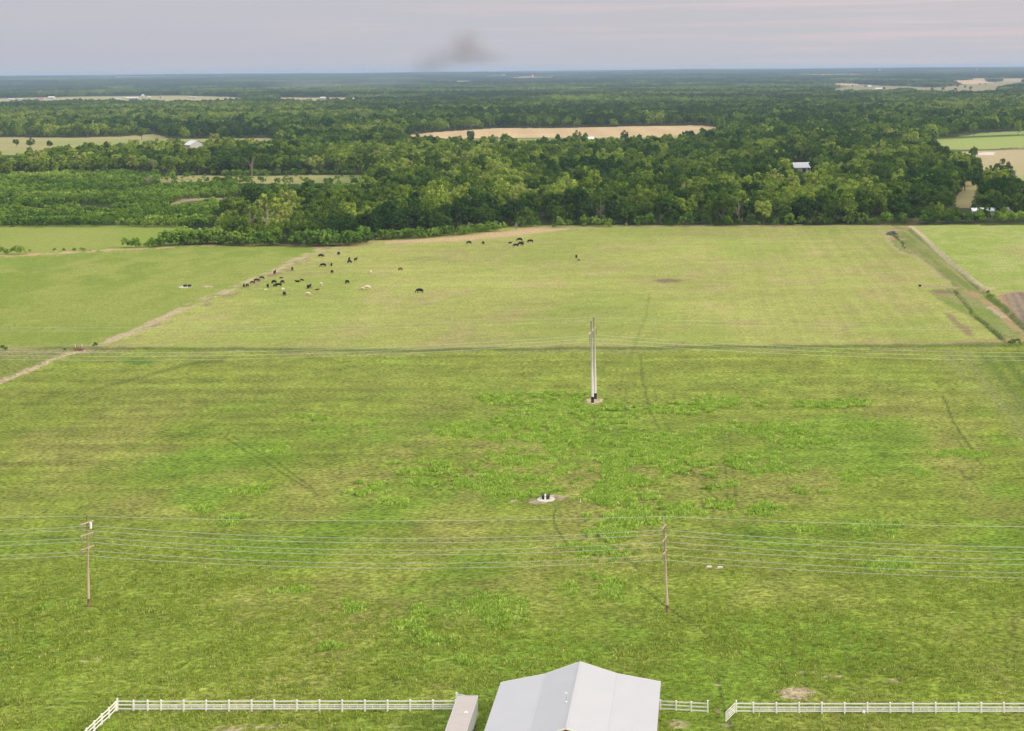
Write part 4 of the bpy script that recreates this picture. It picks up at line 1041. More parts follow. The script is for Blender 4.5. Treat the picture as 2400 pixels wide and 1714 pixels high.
def build_trailer():
    def P(px, py, z): return U(px, py, z)
    hz = 2.75
    a = P(1072, 1634, hz); b = P(1120.5, 1631, hz); n = P(1093.5, 1714, hz); m = P(1043, 1714, hz)
    w = (b - a).length
    yaw = math.atan2(-(b.x - n.x), b.y - n.y); Lc = 9.2
    root = empty('storage_trailer', (b.x, b.y, 0), 'long white box trailer with dusty brown roof beside the barn', 'trailer', rz=yaw)
    mb = MB(); mb.box((-w / 2, -Lc / 2, (hz + .75) / 2), (w - .06, Lc - .06, hz - .8)); mb.build('body', M['vinyl'], root)
    for k in range(16):
        mb = MB(); mb.box((-.012, -.3 - k * .57, (hz + .75) / 2), (.05, .06, hz - .86)); mb.build('side_rib', M['vinyl'], root)
    mb = MB(); mb.box((-w / 2, -Lc / 2, hz - .02), (w, Lc, .05)); mb.build('roof', M['trailer_roof'], root)
    for x_ in (-.03, -w + .03):
        mb = MB(); mb.beam((x_, 0, hz - .04), (x_, -Lc, hz - .04), .09, .13); mb.build('top_rail', M['galv'], root)
    mb = MB(); mb.beam((-w, -.0, hz - .03), (0, -.0, hz - .03), .07, .13); mb.build('top_rail', M['galv'], root)
    mb = MB(); mb.poly([(-.9, -4.2, hz + .012), (-.4, -4.15, hz + .012), (-.55, -3.85, hz + .012), (-.8, -3.75, hz + .012)]); mb.build('roof_patch', M['white_metal'], root)
    mb = MB(); mb.box((-w / 2, -Lc / 2, .62), (.9, Lc - .4, .18)); mb.build('chassis', M['black'], root)
    for yy in (-1.6, -2.7):
        for xx in (-w + .2, -.2):
            mb = MB(); mb.tube([(xx - .13, yy, .48), (xx + .13, yy, .48)], .48, 18); t = mb.build('wheel', M['black'], root)
            mb = MB(); mb.tube([(xx - .14, yy, .48), (xx + .14, yy, .48)], .22, 12); mb.build('rim', M['galv'], t)
    for xx in (-w + .5, -.5):
        mb = MB(); mb.box((xx, -Lc + 1.6, .3), (.12, .12, .6)); mb.build('landing_leg', M['galv'], root)
build_trailer()

# ------------------------------------------------------------------ white rail fences and gate
def fence(name, posts, heights, label, plain=1, cat='fence', rails4=True):
    """posts: base points along the run"""
    p0 = posts[0]
    root = empty(name, p0, label, cat)
    O = p0
    for p, h in zip(posts, heights):
        mb = MB(); q = p - O; mb.box((q.x, q.y, h / 2 - .1), (.15, .15, h + .2)); mb.box((q.x, q.y, h + .02), (.18, .18, .05), taper=.4); mb.build('post', M['vinyl'], root)
    segs = list(zip(posts, posts[1:]))
    for zf, hh in ((1.02, .13), (.64, .12), (.22, .13)):
        mb = MB()
        for a, b in segs: mb.beam(a - O + Vector((0, 0, zf)), b - O + Vector((0, 0, zf)), .045, hh)
        mb.build('rail', M['vinyl'], root)
    if rails4:
        mb = MB()
        for a, b in segs[plain:]: mb.beam(a - O + Vector((0, 0, .43)), b - O + Vector((0, 0, .43)), .035, .07)
        mb.build('rail', M['vinyl'], root)
        for a, b in segs[plain:]:
            if (b - a).length < 2: continue
            for f in (.33, .67):
                q = a.lerp(b, f) - O
                mb = MB(); mb.box((q.x, q.y, .43), (.06, .055, .5)); mb.build('picket', M['vinyl'], root)
    return root
left = [(275, 1666), (313, 1666.5), (346, 1666.5), (377.3, 1666.5)] + [(377.3 + 53.1 * k, 1666.5 - .05 * k) for k in range(1, 14)]
fence('rail_fence', [U(*p) for p in left], [1.32] + [1.16] * 20, 'long white rail fence left of the barn, running to the box trailer')
side = [(275, 1666), (255.5, 1684), (238.5, 1699), (221, 1716), (203, 1733.5), (185, 1751.5)]
sp = [U(*p) for p in side]; sp[0] = sp[0] + Vector((-.12, -.12, 0))
fence('rail_fence', [sp[0].lerp(sp[1], .02)] + sp[1:], [1.0] + [1.16] * 8, 'white rail fence running from the left corner post out of the picture at the bottom', rails4=False)
bf = [(1490, 1663.5), (1548, 1666), (1585, 1668), (1620.5, 1670), (1659, 1672)]
fence('rail_fence', [U(*p) for p in bf], [1.15, 1.15, 1.15, 1.15, 1.34], 'short white three rail fence right of the barn', rails4=False)
rf = [(1726, 1671.5), (1766, 1672)] + [(1766.5 + 53.35 * k, 1672.3 - .02 * k) for k in range(1, 16)]
fence('rail_fence', [U(*p) for p in rf], [1.34] + [1.16] * 20, 'long white rail fence on the right with the open gate at its end')
def gate(a, b, lab, zt=1.1):
    root = empty('farm_gate', a, lab, 'gate', 'white farm gates'); d = b - a
    for z in (.18, .4, .62, .84, zt):
        mb = MB(); mb.beam(Vector((0, 0, z)), d + Vector((0, 0, z)), .045, .055); mb.build('rail', M['vinyl'], root)
    for f in (0.01, .5, .99):
        mb = MB(); q = d * f; mb.box((q.x, q.y, (zt + .18) / 2), (.06, .06, zt - .1)); mb.build('stile', M['vinyl'], root)
    mb = MB(); mb.beam(Vector((0, 0, .18)) , d * .5 + Vector((0, 0, zt)), .03, .05); mb.build('brace', M['vinyl'], root)
g0 = U(1726, 1671.5) + Vector((-.14, -.1, 0)); gate(g0, U(1701, 1695), 'open white five bar gate hinged to the right fence')
g1 = U(1073, 1656); gate(g1, U(1096, 1661), 'white gate panel showing behind the trailer roof', 1.35)
mb = MB(); q = U(1073, 1656); mb.box((0, 0, .75), (.15, .15, 1.5)); mb.box((0, 0, 1.52), (.18, .18, .05), taper=.4)
tag(mb.build('gate_post', M['vinyl'], None, loc=q + Vector((-.13, 0, 0))), 'white gate post just left of the trailer roof', 'post')
q = U(2024, 1671.5); mb = MB(); mb.tube([(0, 0, 0), (0, 0, .12), (0, 0, .26), (0, 0, .3)], [.12, .17, .17, .1], 14)
root = empty('bucket', q + Vector((0, -.12, 0)), 'small white bucket on the grass at the foot of the right fence', 'bucket')
mb.build('pail', M['vinyl'], root); mb = MB()
mb.tube([(.17, 0, .26), (.12, -.02, .4), (0, -.03, .45), (-.12, -.02, .4), (-.17, 0, .26)], .008, 5); mb.build('handle', M['galv'], root)

# ------------------------------------------------------------------ utility poles and wires
def wire(pts, sags, r, label, group):
    P = []
    for (a, b), sg in zip(zip(pts, pts[1:]), sags):
        for k in range(24):
            t = k / 24; p = a.lerp(b, t); P.append(p - Vector((0, 0, 4 * sg * t * (1 - t))))
    P.append(pts[-1]); mb = MB(); O = P[0]
    mb.tube([p - O for p in P], r, 5); o = mb.build('power_line', M['wire'], None, loc=O)
    tag(o, label, 'power line', group)
def near_line():
    B1, B2 = U(208, 1420), U(1564, 1435)
    dirv = (B2 - B1)
    B0 = B1 - dirv * 1.0; B3 = B2 + dirv * 1.35
    B3 = B3 + Vector((0, 1.0, 0))
    cfg = [  # base, height, top lean (x), arm vector half, arm zs, label
        (B0, 12.0, 0, Vector((.45, .85, 0)), None), (B1, 11.75, -.1, Vector((.45, .85, 0)), 'brown wooden power pole on the left with three crossarms and a white can'),
        (B2, 12.25, -.35, Vector((.2, .98, 0)), 'brown wooden power pole right of centre with three crossarms'), (B3, 12.2, 0, Vector((.2, .98, 0)), None)]
    att = []   # per pole list of 7 attachment points
    for j, (B, hh, lean, av, lab_) in enumerate(cfg):
        zarm = [hh - .95, hh - 2.45, hh - 4.2] if j < 2 else [hh - 1.4, hh - 2.95, hh - 4.6]
        pts = [B + Vector((lean, 0, hh - .12))]
        for z in zarm:
            lx = lean * z / hh
            for sgn in (1, -1):
                pts.append(B + Vector((lx, 0, z - .72)) + av * sgn + (Vector((0, 0, 0))))
        att.append(pts)
        if lab_ is None: continue
        root = empty('power_pole', B, lab_, 'power pole', 'wooden power poles of the near line')
        top = hh if j == 1 else hh - 1.3
        mb = MB(); mb.tube([(0, 0, -.3), (0, 0, .9)], [.17, .16], 12); mb.build('pole_foot', M['red_wood'], root, True)
        mb = MB(); mb.tube([(0, 0, .9), (lean * .5, 0, hh * .5), (lean * top / hh, 0, top)], [.16, .135, .1], 12); mb.build('pole', M['wood_pole'], root, True)
        if j == 2:
            mb = MB(); mb.tube([(lean * top / hh, 0, top), (lean, 0, hh)], [.05, .035], 8); mb.build('static_mast', M['galv'], root)
        for z in zarm:
            lx = lean * z / hh
            mb = MB(); c = Vector((lx, -.16, z)); mb.beam(c - av * 1.08, c + av * 1.08, .12, .13); arm = mb.build('crossarm', M['arm_wood'], root)
            for sgn in (1, -1):
                mb = MB(); e = Vector((lx, 0, z)) + av * sgn
                mb.tube([e + Vector((0, 0, -.06)), e + Vector((0, 0, -.12))], .02, 6)
                for k in range(4):
                    zz = -.14 - k * .14; mb.tube([e + Vector((0, 0, zz)), e + Vector((0, 0, zz - .05)), e + Vector((0, 0, zz - .12))], [.03, .1, .025], 8)
                mb.build('insulator', M['insul'], arm)
            mb = MB(); c0 = Vector((lx, -.12, z - .55))
            mb.beam(c0, Vector((lx, -.2, z)) + av * .6, .03, .04); mb.beam(c0, Vector((lx, -.2, z)) - av * .6, .03, .04); mb.build('brace', M['wood_pole'], root)
        if j == 1:
            mb = MB(); mb.tube([(.38, -.05, hh - 1.75), (.38, -.05, hh - 1.0)], .15, 12); mb.tube([(.38, -.05, hh - 1.0), (.38, -.05, hh - .93)], [.15, .06], 12); mb.build('transformer_can', M['vinyl'], root)
            mb = MB(); mb.beam((.08, -.03, hh - 1.4), (.3, -.05, hh - 1.4), .05, .06); mb.build('bracket', M['galv'], root)
    names = ['topmost wire of the near power line', 'second wire from the top of the near power line, far side', 'third wire from the top of the near power line, near side', 'fourth wire from the top of the near power line, far side',
             'fifth wire from the top of the near power line, near side', 'sixth wire from the top of the near power line, far side', 'lowest wire of the near power line, near side']
    for k in range(7):
        sg = [.6, .6, 1.1] if k == 0 else [1.35, 1.35, 2.0]
        wire([a[k] for a in att], sg, .018 if k == 0 else .019, names[k], 'wires of the near power line')
near_line()

def far_line():
    A, B = U(1389, 943), U(1395.5, 934.5)
    ax = (B - A); ln = ax.length; axn = ax.normalized()
    mid = (A + B) / 2
    dirv = Vector((190, -9, 0)).normalized()
    hA, hB = 16.9, 17.1
    root = empty('transmission_pole', mid, 'pair of tall pale steel poles with black feet on a bare soil patch', 'transmission pole')
    for P_, h_ in ((A, hA), (B, hB)):
        q = P_ - mid
        mb = MB(); mb.tube([(q.x, q.y, 1.15), (q.x - .05, q.y, h_ * .5), (q.x - .14, q.y, h_)], [.27, .22, .15], 14); p = mb.build('pole', M['steel_pole'], root, True)
        mb = MB(); mb.tube([(q.x, q.y, -.3), (q.x, q.y, 1.15)], [.32, .31], 14); mb.build('pole_foot', M['black'], root, True)
        mb = MB(); mb.tube([(q.x - .14, q.y, h_), (q.x - .14, q.y, h_ + .25)], [.12, .03], 8); mb.build('pole_cap', M['galv'], p)
    zc = 14.5
    mb = MB(); mb.beam(Vector((-.28, -.3, zc)) - axn * 4.4, Vector((-.28, -.3, zc)) + axn * 4.4, .22, .28); mb.build('crossarm', M['arm_wood'], root)
    for s_ in (-4.1, 0, 4.1):
        mb = MB(); e = Vector((-.1, 0, zc)) + axn * s_
        for k in range(7):
            z0 = -.15 - k * .2; mb.tube([e + Vector((0, 0, z0)), e + Vector((0, 0, z0 - .07)), e + Vector((0, 0, z0 - .18))], [.04, .14, .03], 8)
        mb.build('insulator', M['insul'], root)
    for s_ in (4.1, 0, -4.1):
        e = mid + Vector((-.1, 0, zc - 1.6)) + axn * s_
        nm = {4.1: 'upper', 0: 'middle', -4.1: 'lowest'}[s_]
        wire([e - dirv * 200, e, e + dirv * 205], [3.7, 3.9], .022, f"{nm} conductor wire strung past the twin steel poles", 'wires of the transmission line')
    for P_, h_, nm in ((B, hB, 'farther'), (A, hA, 'nearer')):
        e = P_ + Vector((-.14, 0, h_ - .1)); wire([e - dirv * 200, e, e + dirv * 205], [2.0, 2.0], .011, f"{nm} thin top wire from the tips of the twin steel poles", 'wires of the transmission line')
far_line()
mb = MB(); q = U(2310, 441); mb.tube([(0, 0, -.2), (0, 0, 7.5)], [.16, .1], 8); tag(mb.build('utility_pole', M['steel_pole'], None, loc=q + Vector((0, -8, 0))), 'pale pole standing before the dark tree right of the grassy gap', 'pole')
mb = MB(); q = U(2261, 447); mb.tube([(0, 0, -.2), (0, 0, 4.5)], [.3, .26], 8); tag(mb.build('dead_stump', M['rock'], None, loc=q), 'dark upright stump in the grassy gap', 'stump')
mb = MB(); q = U(659, 345); mb.tube([(0, 0, -.2), (0, 0, 13)], [.3, .22], 8); mb.beam((-1.2, 0, 12.2), (1.2, 0, 12.2), .12, .14); tag(mb.build('utility_pole', M['steel_pole'], None, loc=q), 'pale pole rising from the trees right of the far white barn', 'pole')

# ------------------------------------------------------------------ water tank pads, posts, rocks
def disc(name, q, r, h, m, parent=None, seg=36, z0=-.05):
    mb = MB(); mb.tube([(q[0], q[1], z0), (q[0], q[1], h - .03), (q[0], q[1], h)], [r, r, r - .03], seg); return mb.build(name, m, parent)
q = U(1279.5, 1172)
root = empty('water_trough', q, 'round concrete pad with black rubber water tank and white standpipe in the near pasture', 'water trough')
disc('pad', (0, 0), 1.42, .16, M['concrete'], root)
mb = MB(); mb.tube([(-.05, .25, .16), (-.05, .25, .62), (-.05, .25, .7), (-.05, .25, .66), (-.05, .25, .5)], [.62, .68, .7, .6, .56], 24); mb.build('tank', M['black'], root)
mb = MB(); mb.box((-.06, -.3, .55), (.26, .26, .8)); mb.box((-.06, -.3, 1.0), (.2, .2, .12), taper=.6); mb.build('standpipe', M['vinyl'], root)
q = U(434, 673.5)
root = empty('water_trough', q, 'small pale pad with black water tanks in the left green field', 'water trough')
disc('pad', (0, 0), 1.9, .15, M['concrete'], root)
for sx in (-.1, 1.3):
    mb = MB(); mb.tube([(sx, .2, .15), (sx, .2, .8), (sx, .2, .74)], [.55, .6, .5], 16); mb.build('tank', M['black'], root)
q = U(1360.5, 1177)
root = empty('marker_post', q, 'small white marker post on the grass right of the water tank', 'post'); mb = MB(); mb.tube([(0, 0, -.1), (0, 0, .42)], .06, 8); mb.build('post', M['vinyl'], root)
mb = MB(); mb.tube([(0, 0, .38), (.06, 0, .85)], .018, 5); mb.build('rod', M['galv'], root)
for k, (a, b) in enumerate(((1662, 1330), (1688, 1331))):
    q = U(a, b); mb = MB(); mb.box((0, 0, .06), (.72, .5, .14), taper=.9)
    tag(mb.build('concrete_slab', M['concrete'], None, loc=q), ['left', 'right'][k] + ' one of two pale slabs in the grass right of the power pole', 'slab', 'pale slabs in the grass')
def rocks(q, n, spread, smin, smax, lab_, nm='rock_pile', seed=0):
    rng = np.random.default_rng(seed); mb = MB()
    for k in range(n):
        a = rng.uniform(0, 6.28); r = spread * math.sqrt(rng.uniform(0, 1)); s = rng.uniform(smin, smax) * (1.3 - r / spread * .7)
        x_, y_ = r * math.cos(a) * .8, r * math.sin(a) * 1.4; z_ = max(0, (1 - r / spread)) * s * 1.2
        n0 = 6; pts = [(x_, y_, z_ - s * .5), (x_, y_, z_ - s * .1), (x_ + .1 * s, y_, z_ + s * .35), (x_, y_ + .1 * s, z_ + s * .5)]
        mb.tube(pts, [s * .5, s * .75, s * .5, s * .15], int(rng.integers(5, 8)))
    tag(mb.build(nm, M['rock'], None, loc=q), lab_, 'rock pile')
rocks(U(2091, 549), 34, 3.2, .5, 1.1, 'dark grey rock pile at the head of the gully by the dry track', seed=3)
q = U(2156, 671.5); mb = MB(); mb.tube([(0, 0, 0), (0, 0, .55), (0, 0, .5)], [.38, .45, .36], 16); tag(mb.build('feed_tub', M['black'], None, loc=q), 'small black tub alone on the pasture left of the brown patch', 'tub')
for k, (a, b, h_) in enumerate(((176, 822, 1.6), (192, 822, 1.7), (236, 815, 1.5), (1, 822, 1.4))):
    q = U(a, b)
    if k in (0, 1):
        mb = MB(); mb.tube([(0, 0, -.2), (0, 0, h_)], .12, 8); tag(mb.build('fence_post', M['steel_pole'], None, loc=q), ['left', 'right'][k] + ' one of two pale posts at the crossing of the left headlands', 'post', 'pale corner posts')
q = U(185, 823); mb = MB(); rngb = np.random.default_rng(8)
for k in range(60):
    x_, y_ = rngb.uniform(-1.1, 1.1), rngb.uniform(-.5, .5); mb.tube([(x_, y_, 0), (x_ + rngb.uniform(-.4, .4), y_ + rngb.uniform(-.4, .4), rngb.uniform(.5, 1.3))], [.05, .02], 4)
tag(mb.build('dead_brush', M['rust'], None, loc=q), 'clump of rusty brown brush between the two pale posts', 'brush')
for k, (bx, by, s_, ti, lb) in enumerate([(222, 815, .32, .05, 'small dark bush on the headland right of the rusty brush'), (6, 822, .3, .05, 'tiny dark bush at the left edge on the pasture line'), (14, 822, .26, .1, 'second tiny dark bush near the left edge on the pasture line'),
        (152, 824, .25, .3, 'tiny green bush left of the rusty brush'), (2372, 812, .45, .35, 'green bush in the ditch crossing at the right edge'), (2385, 811, .4, .3, 'smaller green bush right at the ditch crossing'), (2316, 689, .3, .2, 'dark bush where the dry track meets the ditch')]):
    q = U(bx, by); o = link('shrub', SHRUB[k % 4], None, q, k * 1.1); o.scale = (s_,) * 3; o['tint'] = ti; tag(o, lb, 'shrub')

# ------------------------------------------------------------------ cattle
def skin_body(name, verts, edges, rad, mtl, root=0):
    me = bpy.data.meshes.new(name); me.from_pydata(verts, edges, [])
    o = bpy.data.objects.new(name, me); COL.objects.link(o)
    sk = o.modifiers.new('skin', 'SKIN'); sk.use_smooth_shade = True
    sv = me.skin_vertices[0].data
    for i, r in enumerate(rad): sv[i].radius = r if hasattr(r, '__len__') else (r, r); sv[i].use_root = (i == root)
    ss = o.modifiers.new('sub', 'SUBSURF'); ss.levels = 1; ss.render_levels = 1
    dg = bpy.context.evaluated_depsgraph_get(); dg.update()
    ev = bpy.data.meshes.new_from_object(o.evaluated_get(dg)); ev.name = name
    bpy.data.objects.remove(o, do_unlink=True)
    ev.materials.clear(); ev.materials.append(mtl)
    return ev
def cow_mesh(pose, mtl):
    """faces +X, stands at z=0, about 1.35 m at the shoulder and 2.3 m long"""
    V = [(0, 0, .98), (.45, 0, 1.0), (.8, 0, 1.04), (-.45, 0, 1.02), (-.8, 0, 1.1)]
    R = [(.43, .47), (.42, .46), (.32, .4), (.42, .46), (.3, .33)]
    E = [(0, 1), (1, 2), (0, 3), (3, 4)]
    if pose == 'graze': neck = [(1.05, 0, .95), (1.25, 0, .68), (1.38, 0, .38), (1.52, 0, .12)]
    elif pose == 'lie': neck = [(1.02, 0, 1.25), (1.2, 0, 1.38), (1.36, 0, 1.36), (1.6, 0, 1.22)]
    else: neck = [(1.05, 0, 1.2), (1.25, 0, 1.38), (1.42, 0, 1.42), (1.72, 0, 1.26)]
    nr = [(.18, .25), (.14, .19), (.13, .16), (.08, .08)]
    p = 2
    for v, r in zip(neck, nr): V.append(v); R.append(r); E.append((p, len(V) - 1)); p = len(V) - 1
    hd = len(V) - 2
    for s in (-1, 1):
        V.append((neck[2][0] - .05, s * .26, neck[2][2] + .06)); R.append((.04, .05)); E.append((hd, len(V) - 1))
    def leg(par, pts, rs):
        pp = par
        for v, r in zip(pts, rs): V.append(v); R.append((r, r)); E.append((pp, len(V) - 1)); pp = len(V) - 1
    if pose == 'lie':
        for s in (-1, 1):
            leg(2, [(.7, s * .24, .7), (1.0, s * .28, .62), (.75, s * .3, .58)], [.13, .09, .06])
            leg(4, [(-.7, s * .26, .75), (-.35, s * .36, .68), (-.7, s * .4, .6)], [.17, .1, .07])
    else:
        for s, o_ in ((-1, .08), (1, -.06)):
            leg(2, [(.72 + o_, s * .2, .68), (.74 + o_, s * .2, .38), (.72 + o_, s * .2, .1), (.76 + o_, s * .2, .03)], [.14, .085, .06, .075])
            leg(4, [(-.72, s * .2, .78), (-.62 - o_, s * .2, .6), (-.82 - o_, s * .2, .36), (-.78 - o_, s * .2, .1), (-.74 - o_, s * .2, .03)], [.19, .14, .07, .06, .075])
    V.append((-1.03, 0, 1.05)); R.append((.05, .05)); E.append((4, len(V) - 1))
    V.append((-1.06, 0, .55)); R.append((.03, .03)); E.append((len(V) - 2, len(V) - 1))
    V.append((-1.05, 0, .4)); R.append((.06, .05)); E.append((len(V) - 2, len(V) - 1))
    if pose == 'lie': V = [(a, b, c - .55) for a, b, c in V]
    return skin_body('cow', V, E, R, mtl, 0)
COW = {}
for cname in ('black', 'dark', 'white', 'red'):
    for pose in ('graze', 'stand', 'lie'):
        COW[(cname, pose)] = cow_mesh(pose, M[cname + '_hide'])
Z2 = lambda x, y: (600 + x / 5.685, 550 + y / 5.685)
Z3 = lambda x, y: (1050 + x / 5.685, 520 + y / 5.685)
CATTLE = [  # feet position, colour, pose, heading deg (0 = right), scale, label
 (Z2(862, 305), 'black', 'graze', 20, 1, 'black cow on the headland at the top left of the herd'),
 (Z2(1100, 275), 'black', 'graze', 80, 1, 'black cow farthest up the pasture near the corner of the woods'),
 (Z2(1242, 352), 'black', 'stand', 95, .95, 'upper black cow of the close pair right of the corner'),
 (Z2(1242, 386), 'black', 'graze', 60, 1, 'lower black cow of the close pair right of the corner'),
 (Z2(1327, 354), 'black', 'stand', 70, .95, 'black cow just right of the close pair'),
 (Z2(898, 432), 'black', 'graze', 175, 1.05, 'black cow seen side on left of the middle of the herd'),
 (Z2(1005, 424), 'black', 'graze', 100, .95, 'black cow seen from behind beside the side on cow'),
 (Z2(1013, 518), 'black', 'graze', 85, .95, 'black cow alone below the side on cow'),
 (Z2(483, 478), 'black', 'graze', 110, .95, 'black cow on the brown headland, upper one'),
 (Z2(249, 530), 'black', 'stand', 90, 1, 'black cow standing end on at the edge of the brown headland'),
 (Z2(73, 597), 'black', 'graze', 30, .8, 'small black cow on the headland left of the end on cow'),
 (Z2(5, 632), 'dark', 'graze', 25, .9, 'dark brown cow in the headland file, first from the right'),
 ((591, 665.5), 'dark', 'graze', 10, .7, 'dark brown calf in the headland file, second from the right'),
 ((579, 673), 'dark', 'graze', 80, .85, 'dark brown cow in the headland file, third from the right'),
 ((571.5, 674), 'dark', 'stand', 100, .85, 'dark brown cow at the left end of the headland file'),
 (Z2(245, 657), 'black', 'graze', 150, 1, 'black cow broad side at the left of the herd'),
 (Z2(348, 656), 'black', 'graze', 70, .95, 'black cow right of the broad side cow at the left of the herd'),
 (Z2(156, 710), 'black', 'graze', 110, 1, 'black cow leftmost on the pale grass'),
 (Z2(248, 698), 'dark', 'graze', 60, .7, 'dark brown calf in the left group'),
 (Z2(305, 696), 'black', 'graze', 180, .95, 'black cow low and side on in the left group'),
 (Z2(555, 634), 'black', 'lie', 180, .8, 'black calf lying right of the left group'),
 (Z2(607, 622), 'black', 'graze', 40, .6, 'tiny black calf right of the lying calf'),
 (Z2(692, 720), 'dark', 'graze', 100, 1, 'dark brown cow, left one of the touching pair'),
 (Z2(712, 720), 'black', 'stand', 80, 1, 'black cow, right one of the touching pair'),
 (Z2(1212, 658), 'black', 'graze', 70, 1, 'black cow alone between the cream cows'),
 (Z2(377, 817), 'black', 'graze', 120, 1.05, 'black cow nearest the camera in the left herd'),
 (Z2(2185, 780), 'black', 'graze', 170, 1.15, 'black cow grazing alone right of the herd'),
 (Z2(1528, 524), 'white', 'graze', 95, .95, 'cream cow farthest to the upper right of the herd'),
 (Z2(866, 690), 'white', 'graze', 120, 1.05, 'big cream cow in the middle of the herd'),
 (Z2(358, 756), 'white', 'graze', 80, .9, 'cream cow above the nearest black cow'),
 (Z2(683, 812), 'white', 'graze', 10, .85, 'cream cow low in the herd'),
 (Z2(1420, 742), 'white', 'graze', 175, .75, 'cream calf touching the large cream cow on the right'),
 (Z2(1475, 738), 'white', 'graze', 5, 1.15, 'large cream cow side on at the right of the herd'),
 (Z2(1920, 484), 'red', 'graze', 60, .95, 'red brown cow at the upper right of the herd'),
 (Z2(812, 744), 'red', 'lie', 0, .7, 'red brown calf lying under the big cream cow'),
 (Z2(335, 582), 'red', 'lie', 0, .6, 'red brown calf lying near the headland'),
 (Z2(125, 742), 'white', 'lie', 30, .5, 'small pale calf at the left edge of the herd'),
 (Z3(283, 299), 'black', 'graze', 170, 1, 'black cow leftmost below the dry grass strip'),
 (Z3(470, 301), 'black', 'graze', 120, .95, 'black cow second from left below the dry grass strip'),
 (Z3(825, 288), 'black', 'lie', 0, .75, 'black calf lying left of the cow cluster'),
 (Z3(957, 262), 'black', 'graze', 170, 1.15, 'black cow at the back of the cow cluster'),
 (Z3(962, 318), 'black', 'stand', 40, 1.15, 'biggest black cow in the front of the cluster'),
 (Z3(988, 318), 'black', 'stand', 130, 1.1, 'black cow close beside the biggest cow of the cluster'),
 (Z3(905, 334), 'black', 'graze', 175, 1, 'black cow low at the left of the cluster'),
 (Z3(1100, 282), 'black', 'graze', 180, 1.1, 'black cow at the right of the cluster'),
 (Z3(1710, 486), 'black', 'graze', 100, 1, 'lone black cow right of the middle of the far pasture'),
 (Z3(1745, 524), 'black', 'graze', 170, .5, 'tiny black calf below the lone black cow')]
for (p_, c_, pose, hd, s_, lb) in CATTLE:
    q = U(*p_); s_ *= .9; o = link('cow', COW[(c_, pose)], None, q, math.radians(hd)); o.scale = (s_, s_, s_)
    tag(o, lb, 'calf' if 'calf' in lb else 'cow', 'cattle grazing in the pasture')

# ------------------------------------------------------------------ distant buildings
def house(px_, py_, w, dpt, h, rh, label, roof='far_roof', wall='far_wall', rz=0.0, cat='building', name='farm_building', ridge_x=True, windows=2):
    p = U(px_, py_)
    root = empty(name, p, label, cat, rz=rz)
    mb = MB(); mb.box((0, 0, h / 2), (w, dpt, h))
    if ridge_x:
        for sx in (-1, 1): mb.poly([(sx * w / 2, -dpt / 2, h), (sx * w / 2, dpt / 2, h), (sx * w / 2, 0, h + rh - .1)][::sx])
    else:
        for sy in (-1, 1): mb.poly([(-w / 2, sy * dpt / 2, h), (w / 2, sy * dpt / 2, h), (0, sy * dpt / 2, h + rh - .1)][::-sy])
    mb.build('wall', M[wall], root)
    mb = MB(); o_ = .5
    if ridge_x:
        k = rh / (dpt / 2)
        for sy in (-1, 1):
            mb.poly([(-w / 2 - o_, sy * (dpt / 2 + o_), h - o_ * k + .1), (w / 2 + o_, sy * (dpt / 2 + o_), h - o_ * k + .1), (w / 2 + o_, 0, h + rh + .1), (-w / 2 - o_, 0, h + rh + .1)])
            mb.poly([(-w / 2 - o_, sy * (dpt / 2 + o_), h - o_ * k - .05), (w / 2 + o_, sy * (dpt / 2 + o_), h - o_ * k - .05), (w / 2 + o_, 0, h + rh - .05), (-w / 2 - o_, 0, h + rh - .05)])
    else:
        k = rh / (w / 2)
        for sx in (-1, 1):
            mb.poly([(sx * (w / 2 + o_), -dpt / 2 - o_, h - o_ * k + .1), (sx * (w / 2 + o_), dpt / 2 + o_, h - o_ * k + .1), (0, dpt / 2 + o_, h + rh + .1), (0, -dpt / 2 - o_, h + rh + .1)])
            mb.poly([(sx * (w / 2 + o_), -dpt / 2 - o_, h - o_ * k - .05), (sx * (w / 2 + o_), dpt / 2 + o_, h - o_ * k - .05), (0, dpt / 2 + o_, h + rh - .05), (0, -dpt / 2 - o_, h + rh - .05)])
    mb.build('roof', M[roof], root)
    mb = MB(); mb.box((w * .1, -dpt / 2 - .04, 1.1), (min(2.4, w * .2), .06, 2.2)); mb.build('door', M['glass'], root)
    for k in range(windows):
        mb = MB(); mb.box((w * (-.36 + .25 * k) if k < 1 else w * (.1 + .28 * k), -dpt / 2 - .04, 1.7), (1.2, .06, 1.1)); mb.build('window', M['glass'], root)
    return root
house(1878, 402, 11, 9, 3.0, 3.0, 'farmhouse with bright metal roof hidden in the woods', rz=.12)
house(455, 347, 12, 15, 3.2, 3.8, 'wide white roofed barn among the trees below the far left field', rz=-.75, ridge_x=True)
house(515, 347, 12, 9, 3.5, 2.4, 'smaller white roofed barn right of the wide white barn', rz=-.2)
house(1380, 335, 9, 7, 3.5, 2.2, 'small white building at the wheat field', rz=.3)
house(2326, 506, 19, 6, 2.6, 1.1, 'long low white building under trees on the right', rz=.02, windows=2)
house(27, 236, 16, 10, 4, 2.2, 'small white farm building at the left end of the far fields')
house(50, 236, 14, 10, 3.5, 2.4, 'small tan farm building second from the left on the far fields', roof='far_grey')
house(96, 234, 22, 12, 4, 3, 'long red roofed farm building on the far left fields', roof='far_red')
house(121, 232, 18, 12, 4.5, 3, 'white house right of the long red roofed building')
house(268, 236, 38, 14, 3.5, 3.2, 'very long grey roofed shed on the far left fields', roof='far_grey')
house(310, 233.5, 34, 12, 4.5, 2.2, 'long bright white shed with red edge on the far left fields')
house(335, 231, 7, 7, 9, 3, 'small tall white building right of the bright white shed', name='grain_bin')
house(350, 232, 7, 8, 5, 2.5, 'tiny white building between the shed and the red house')
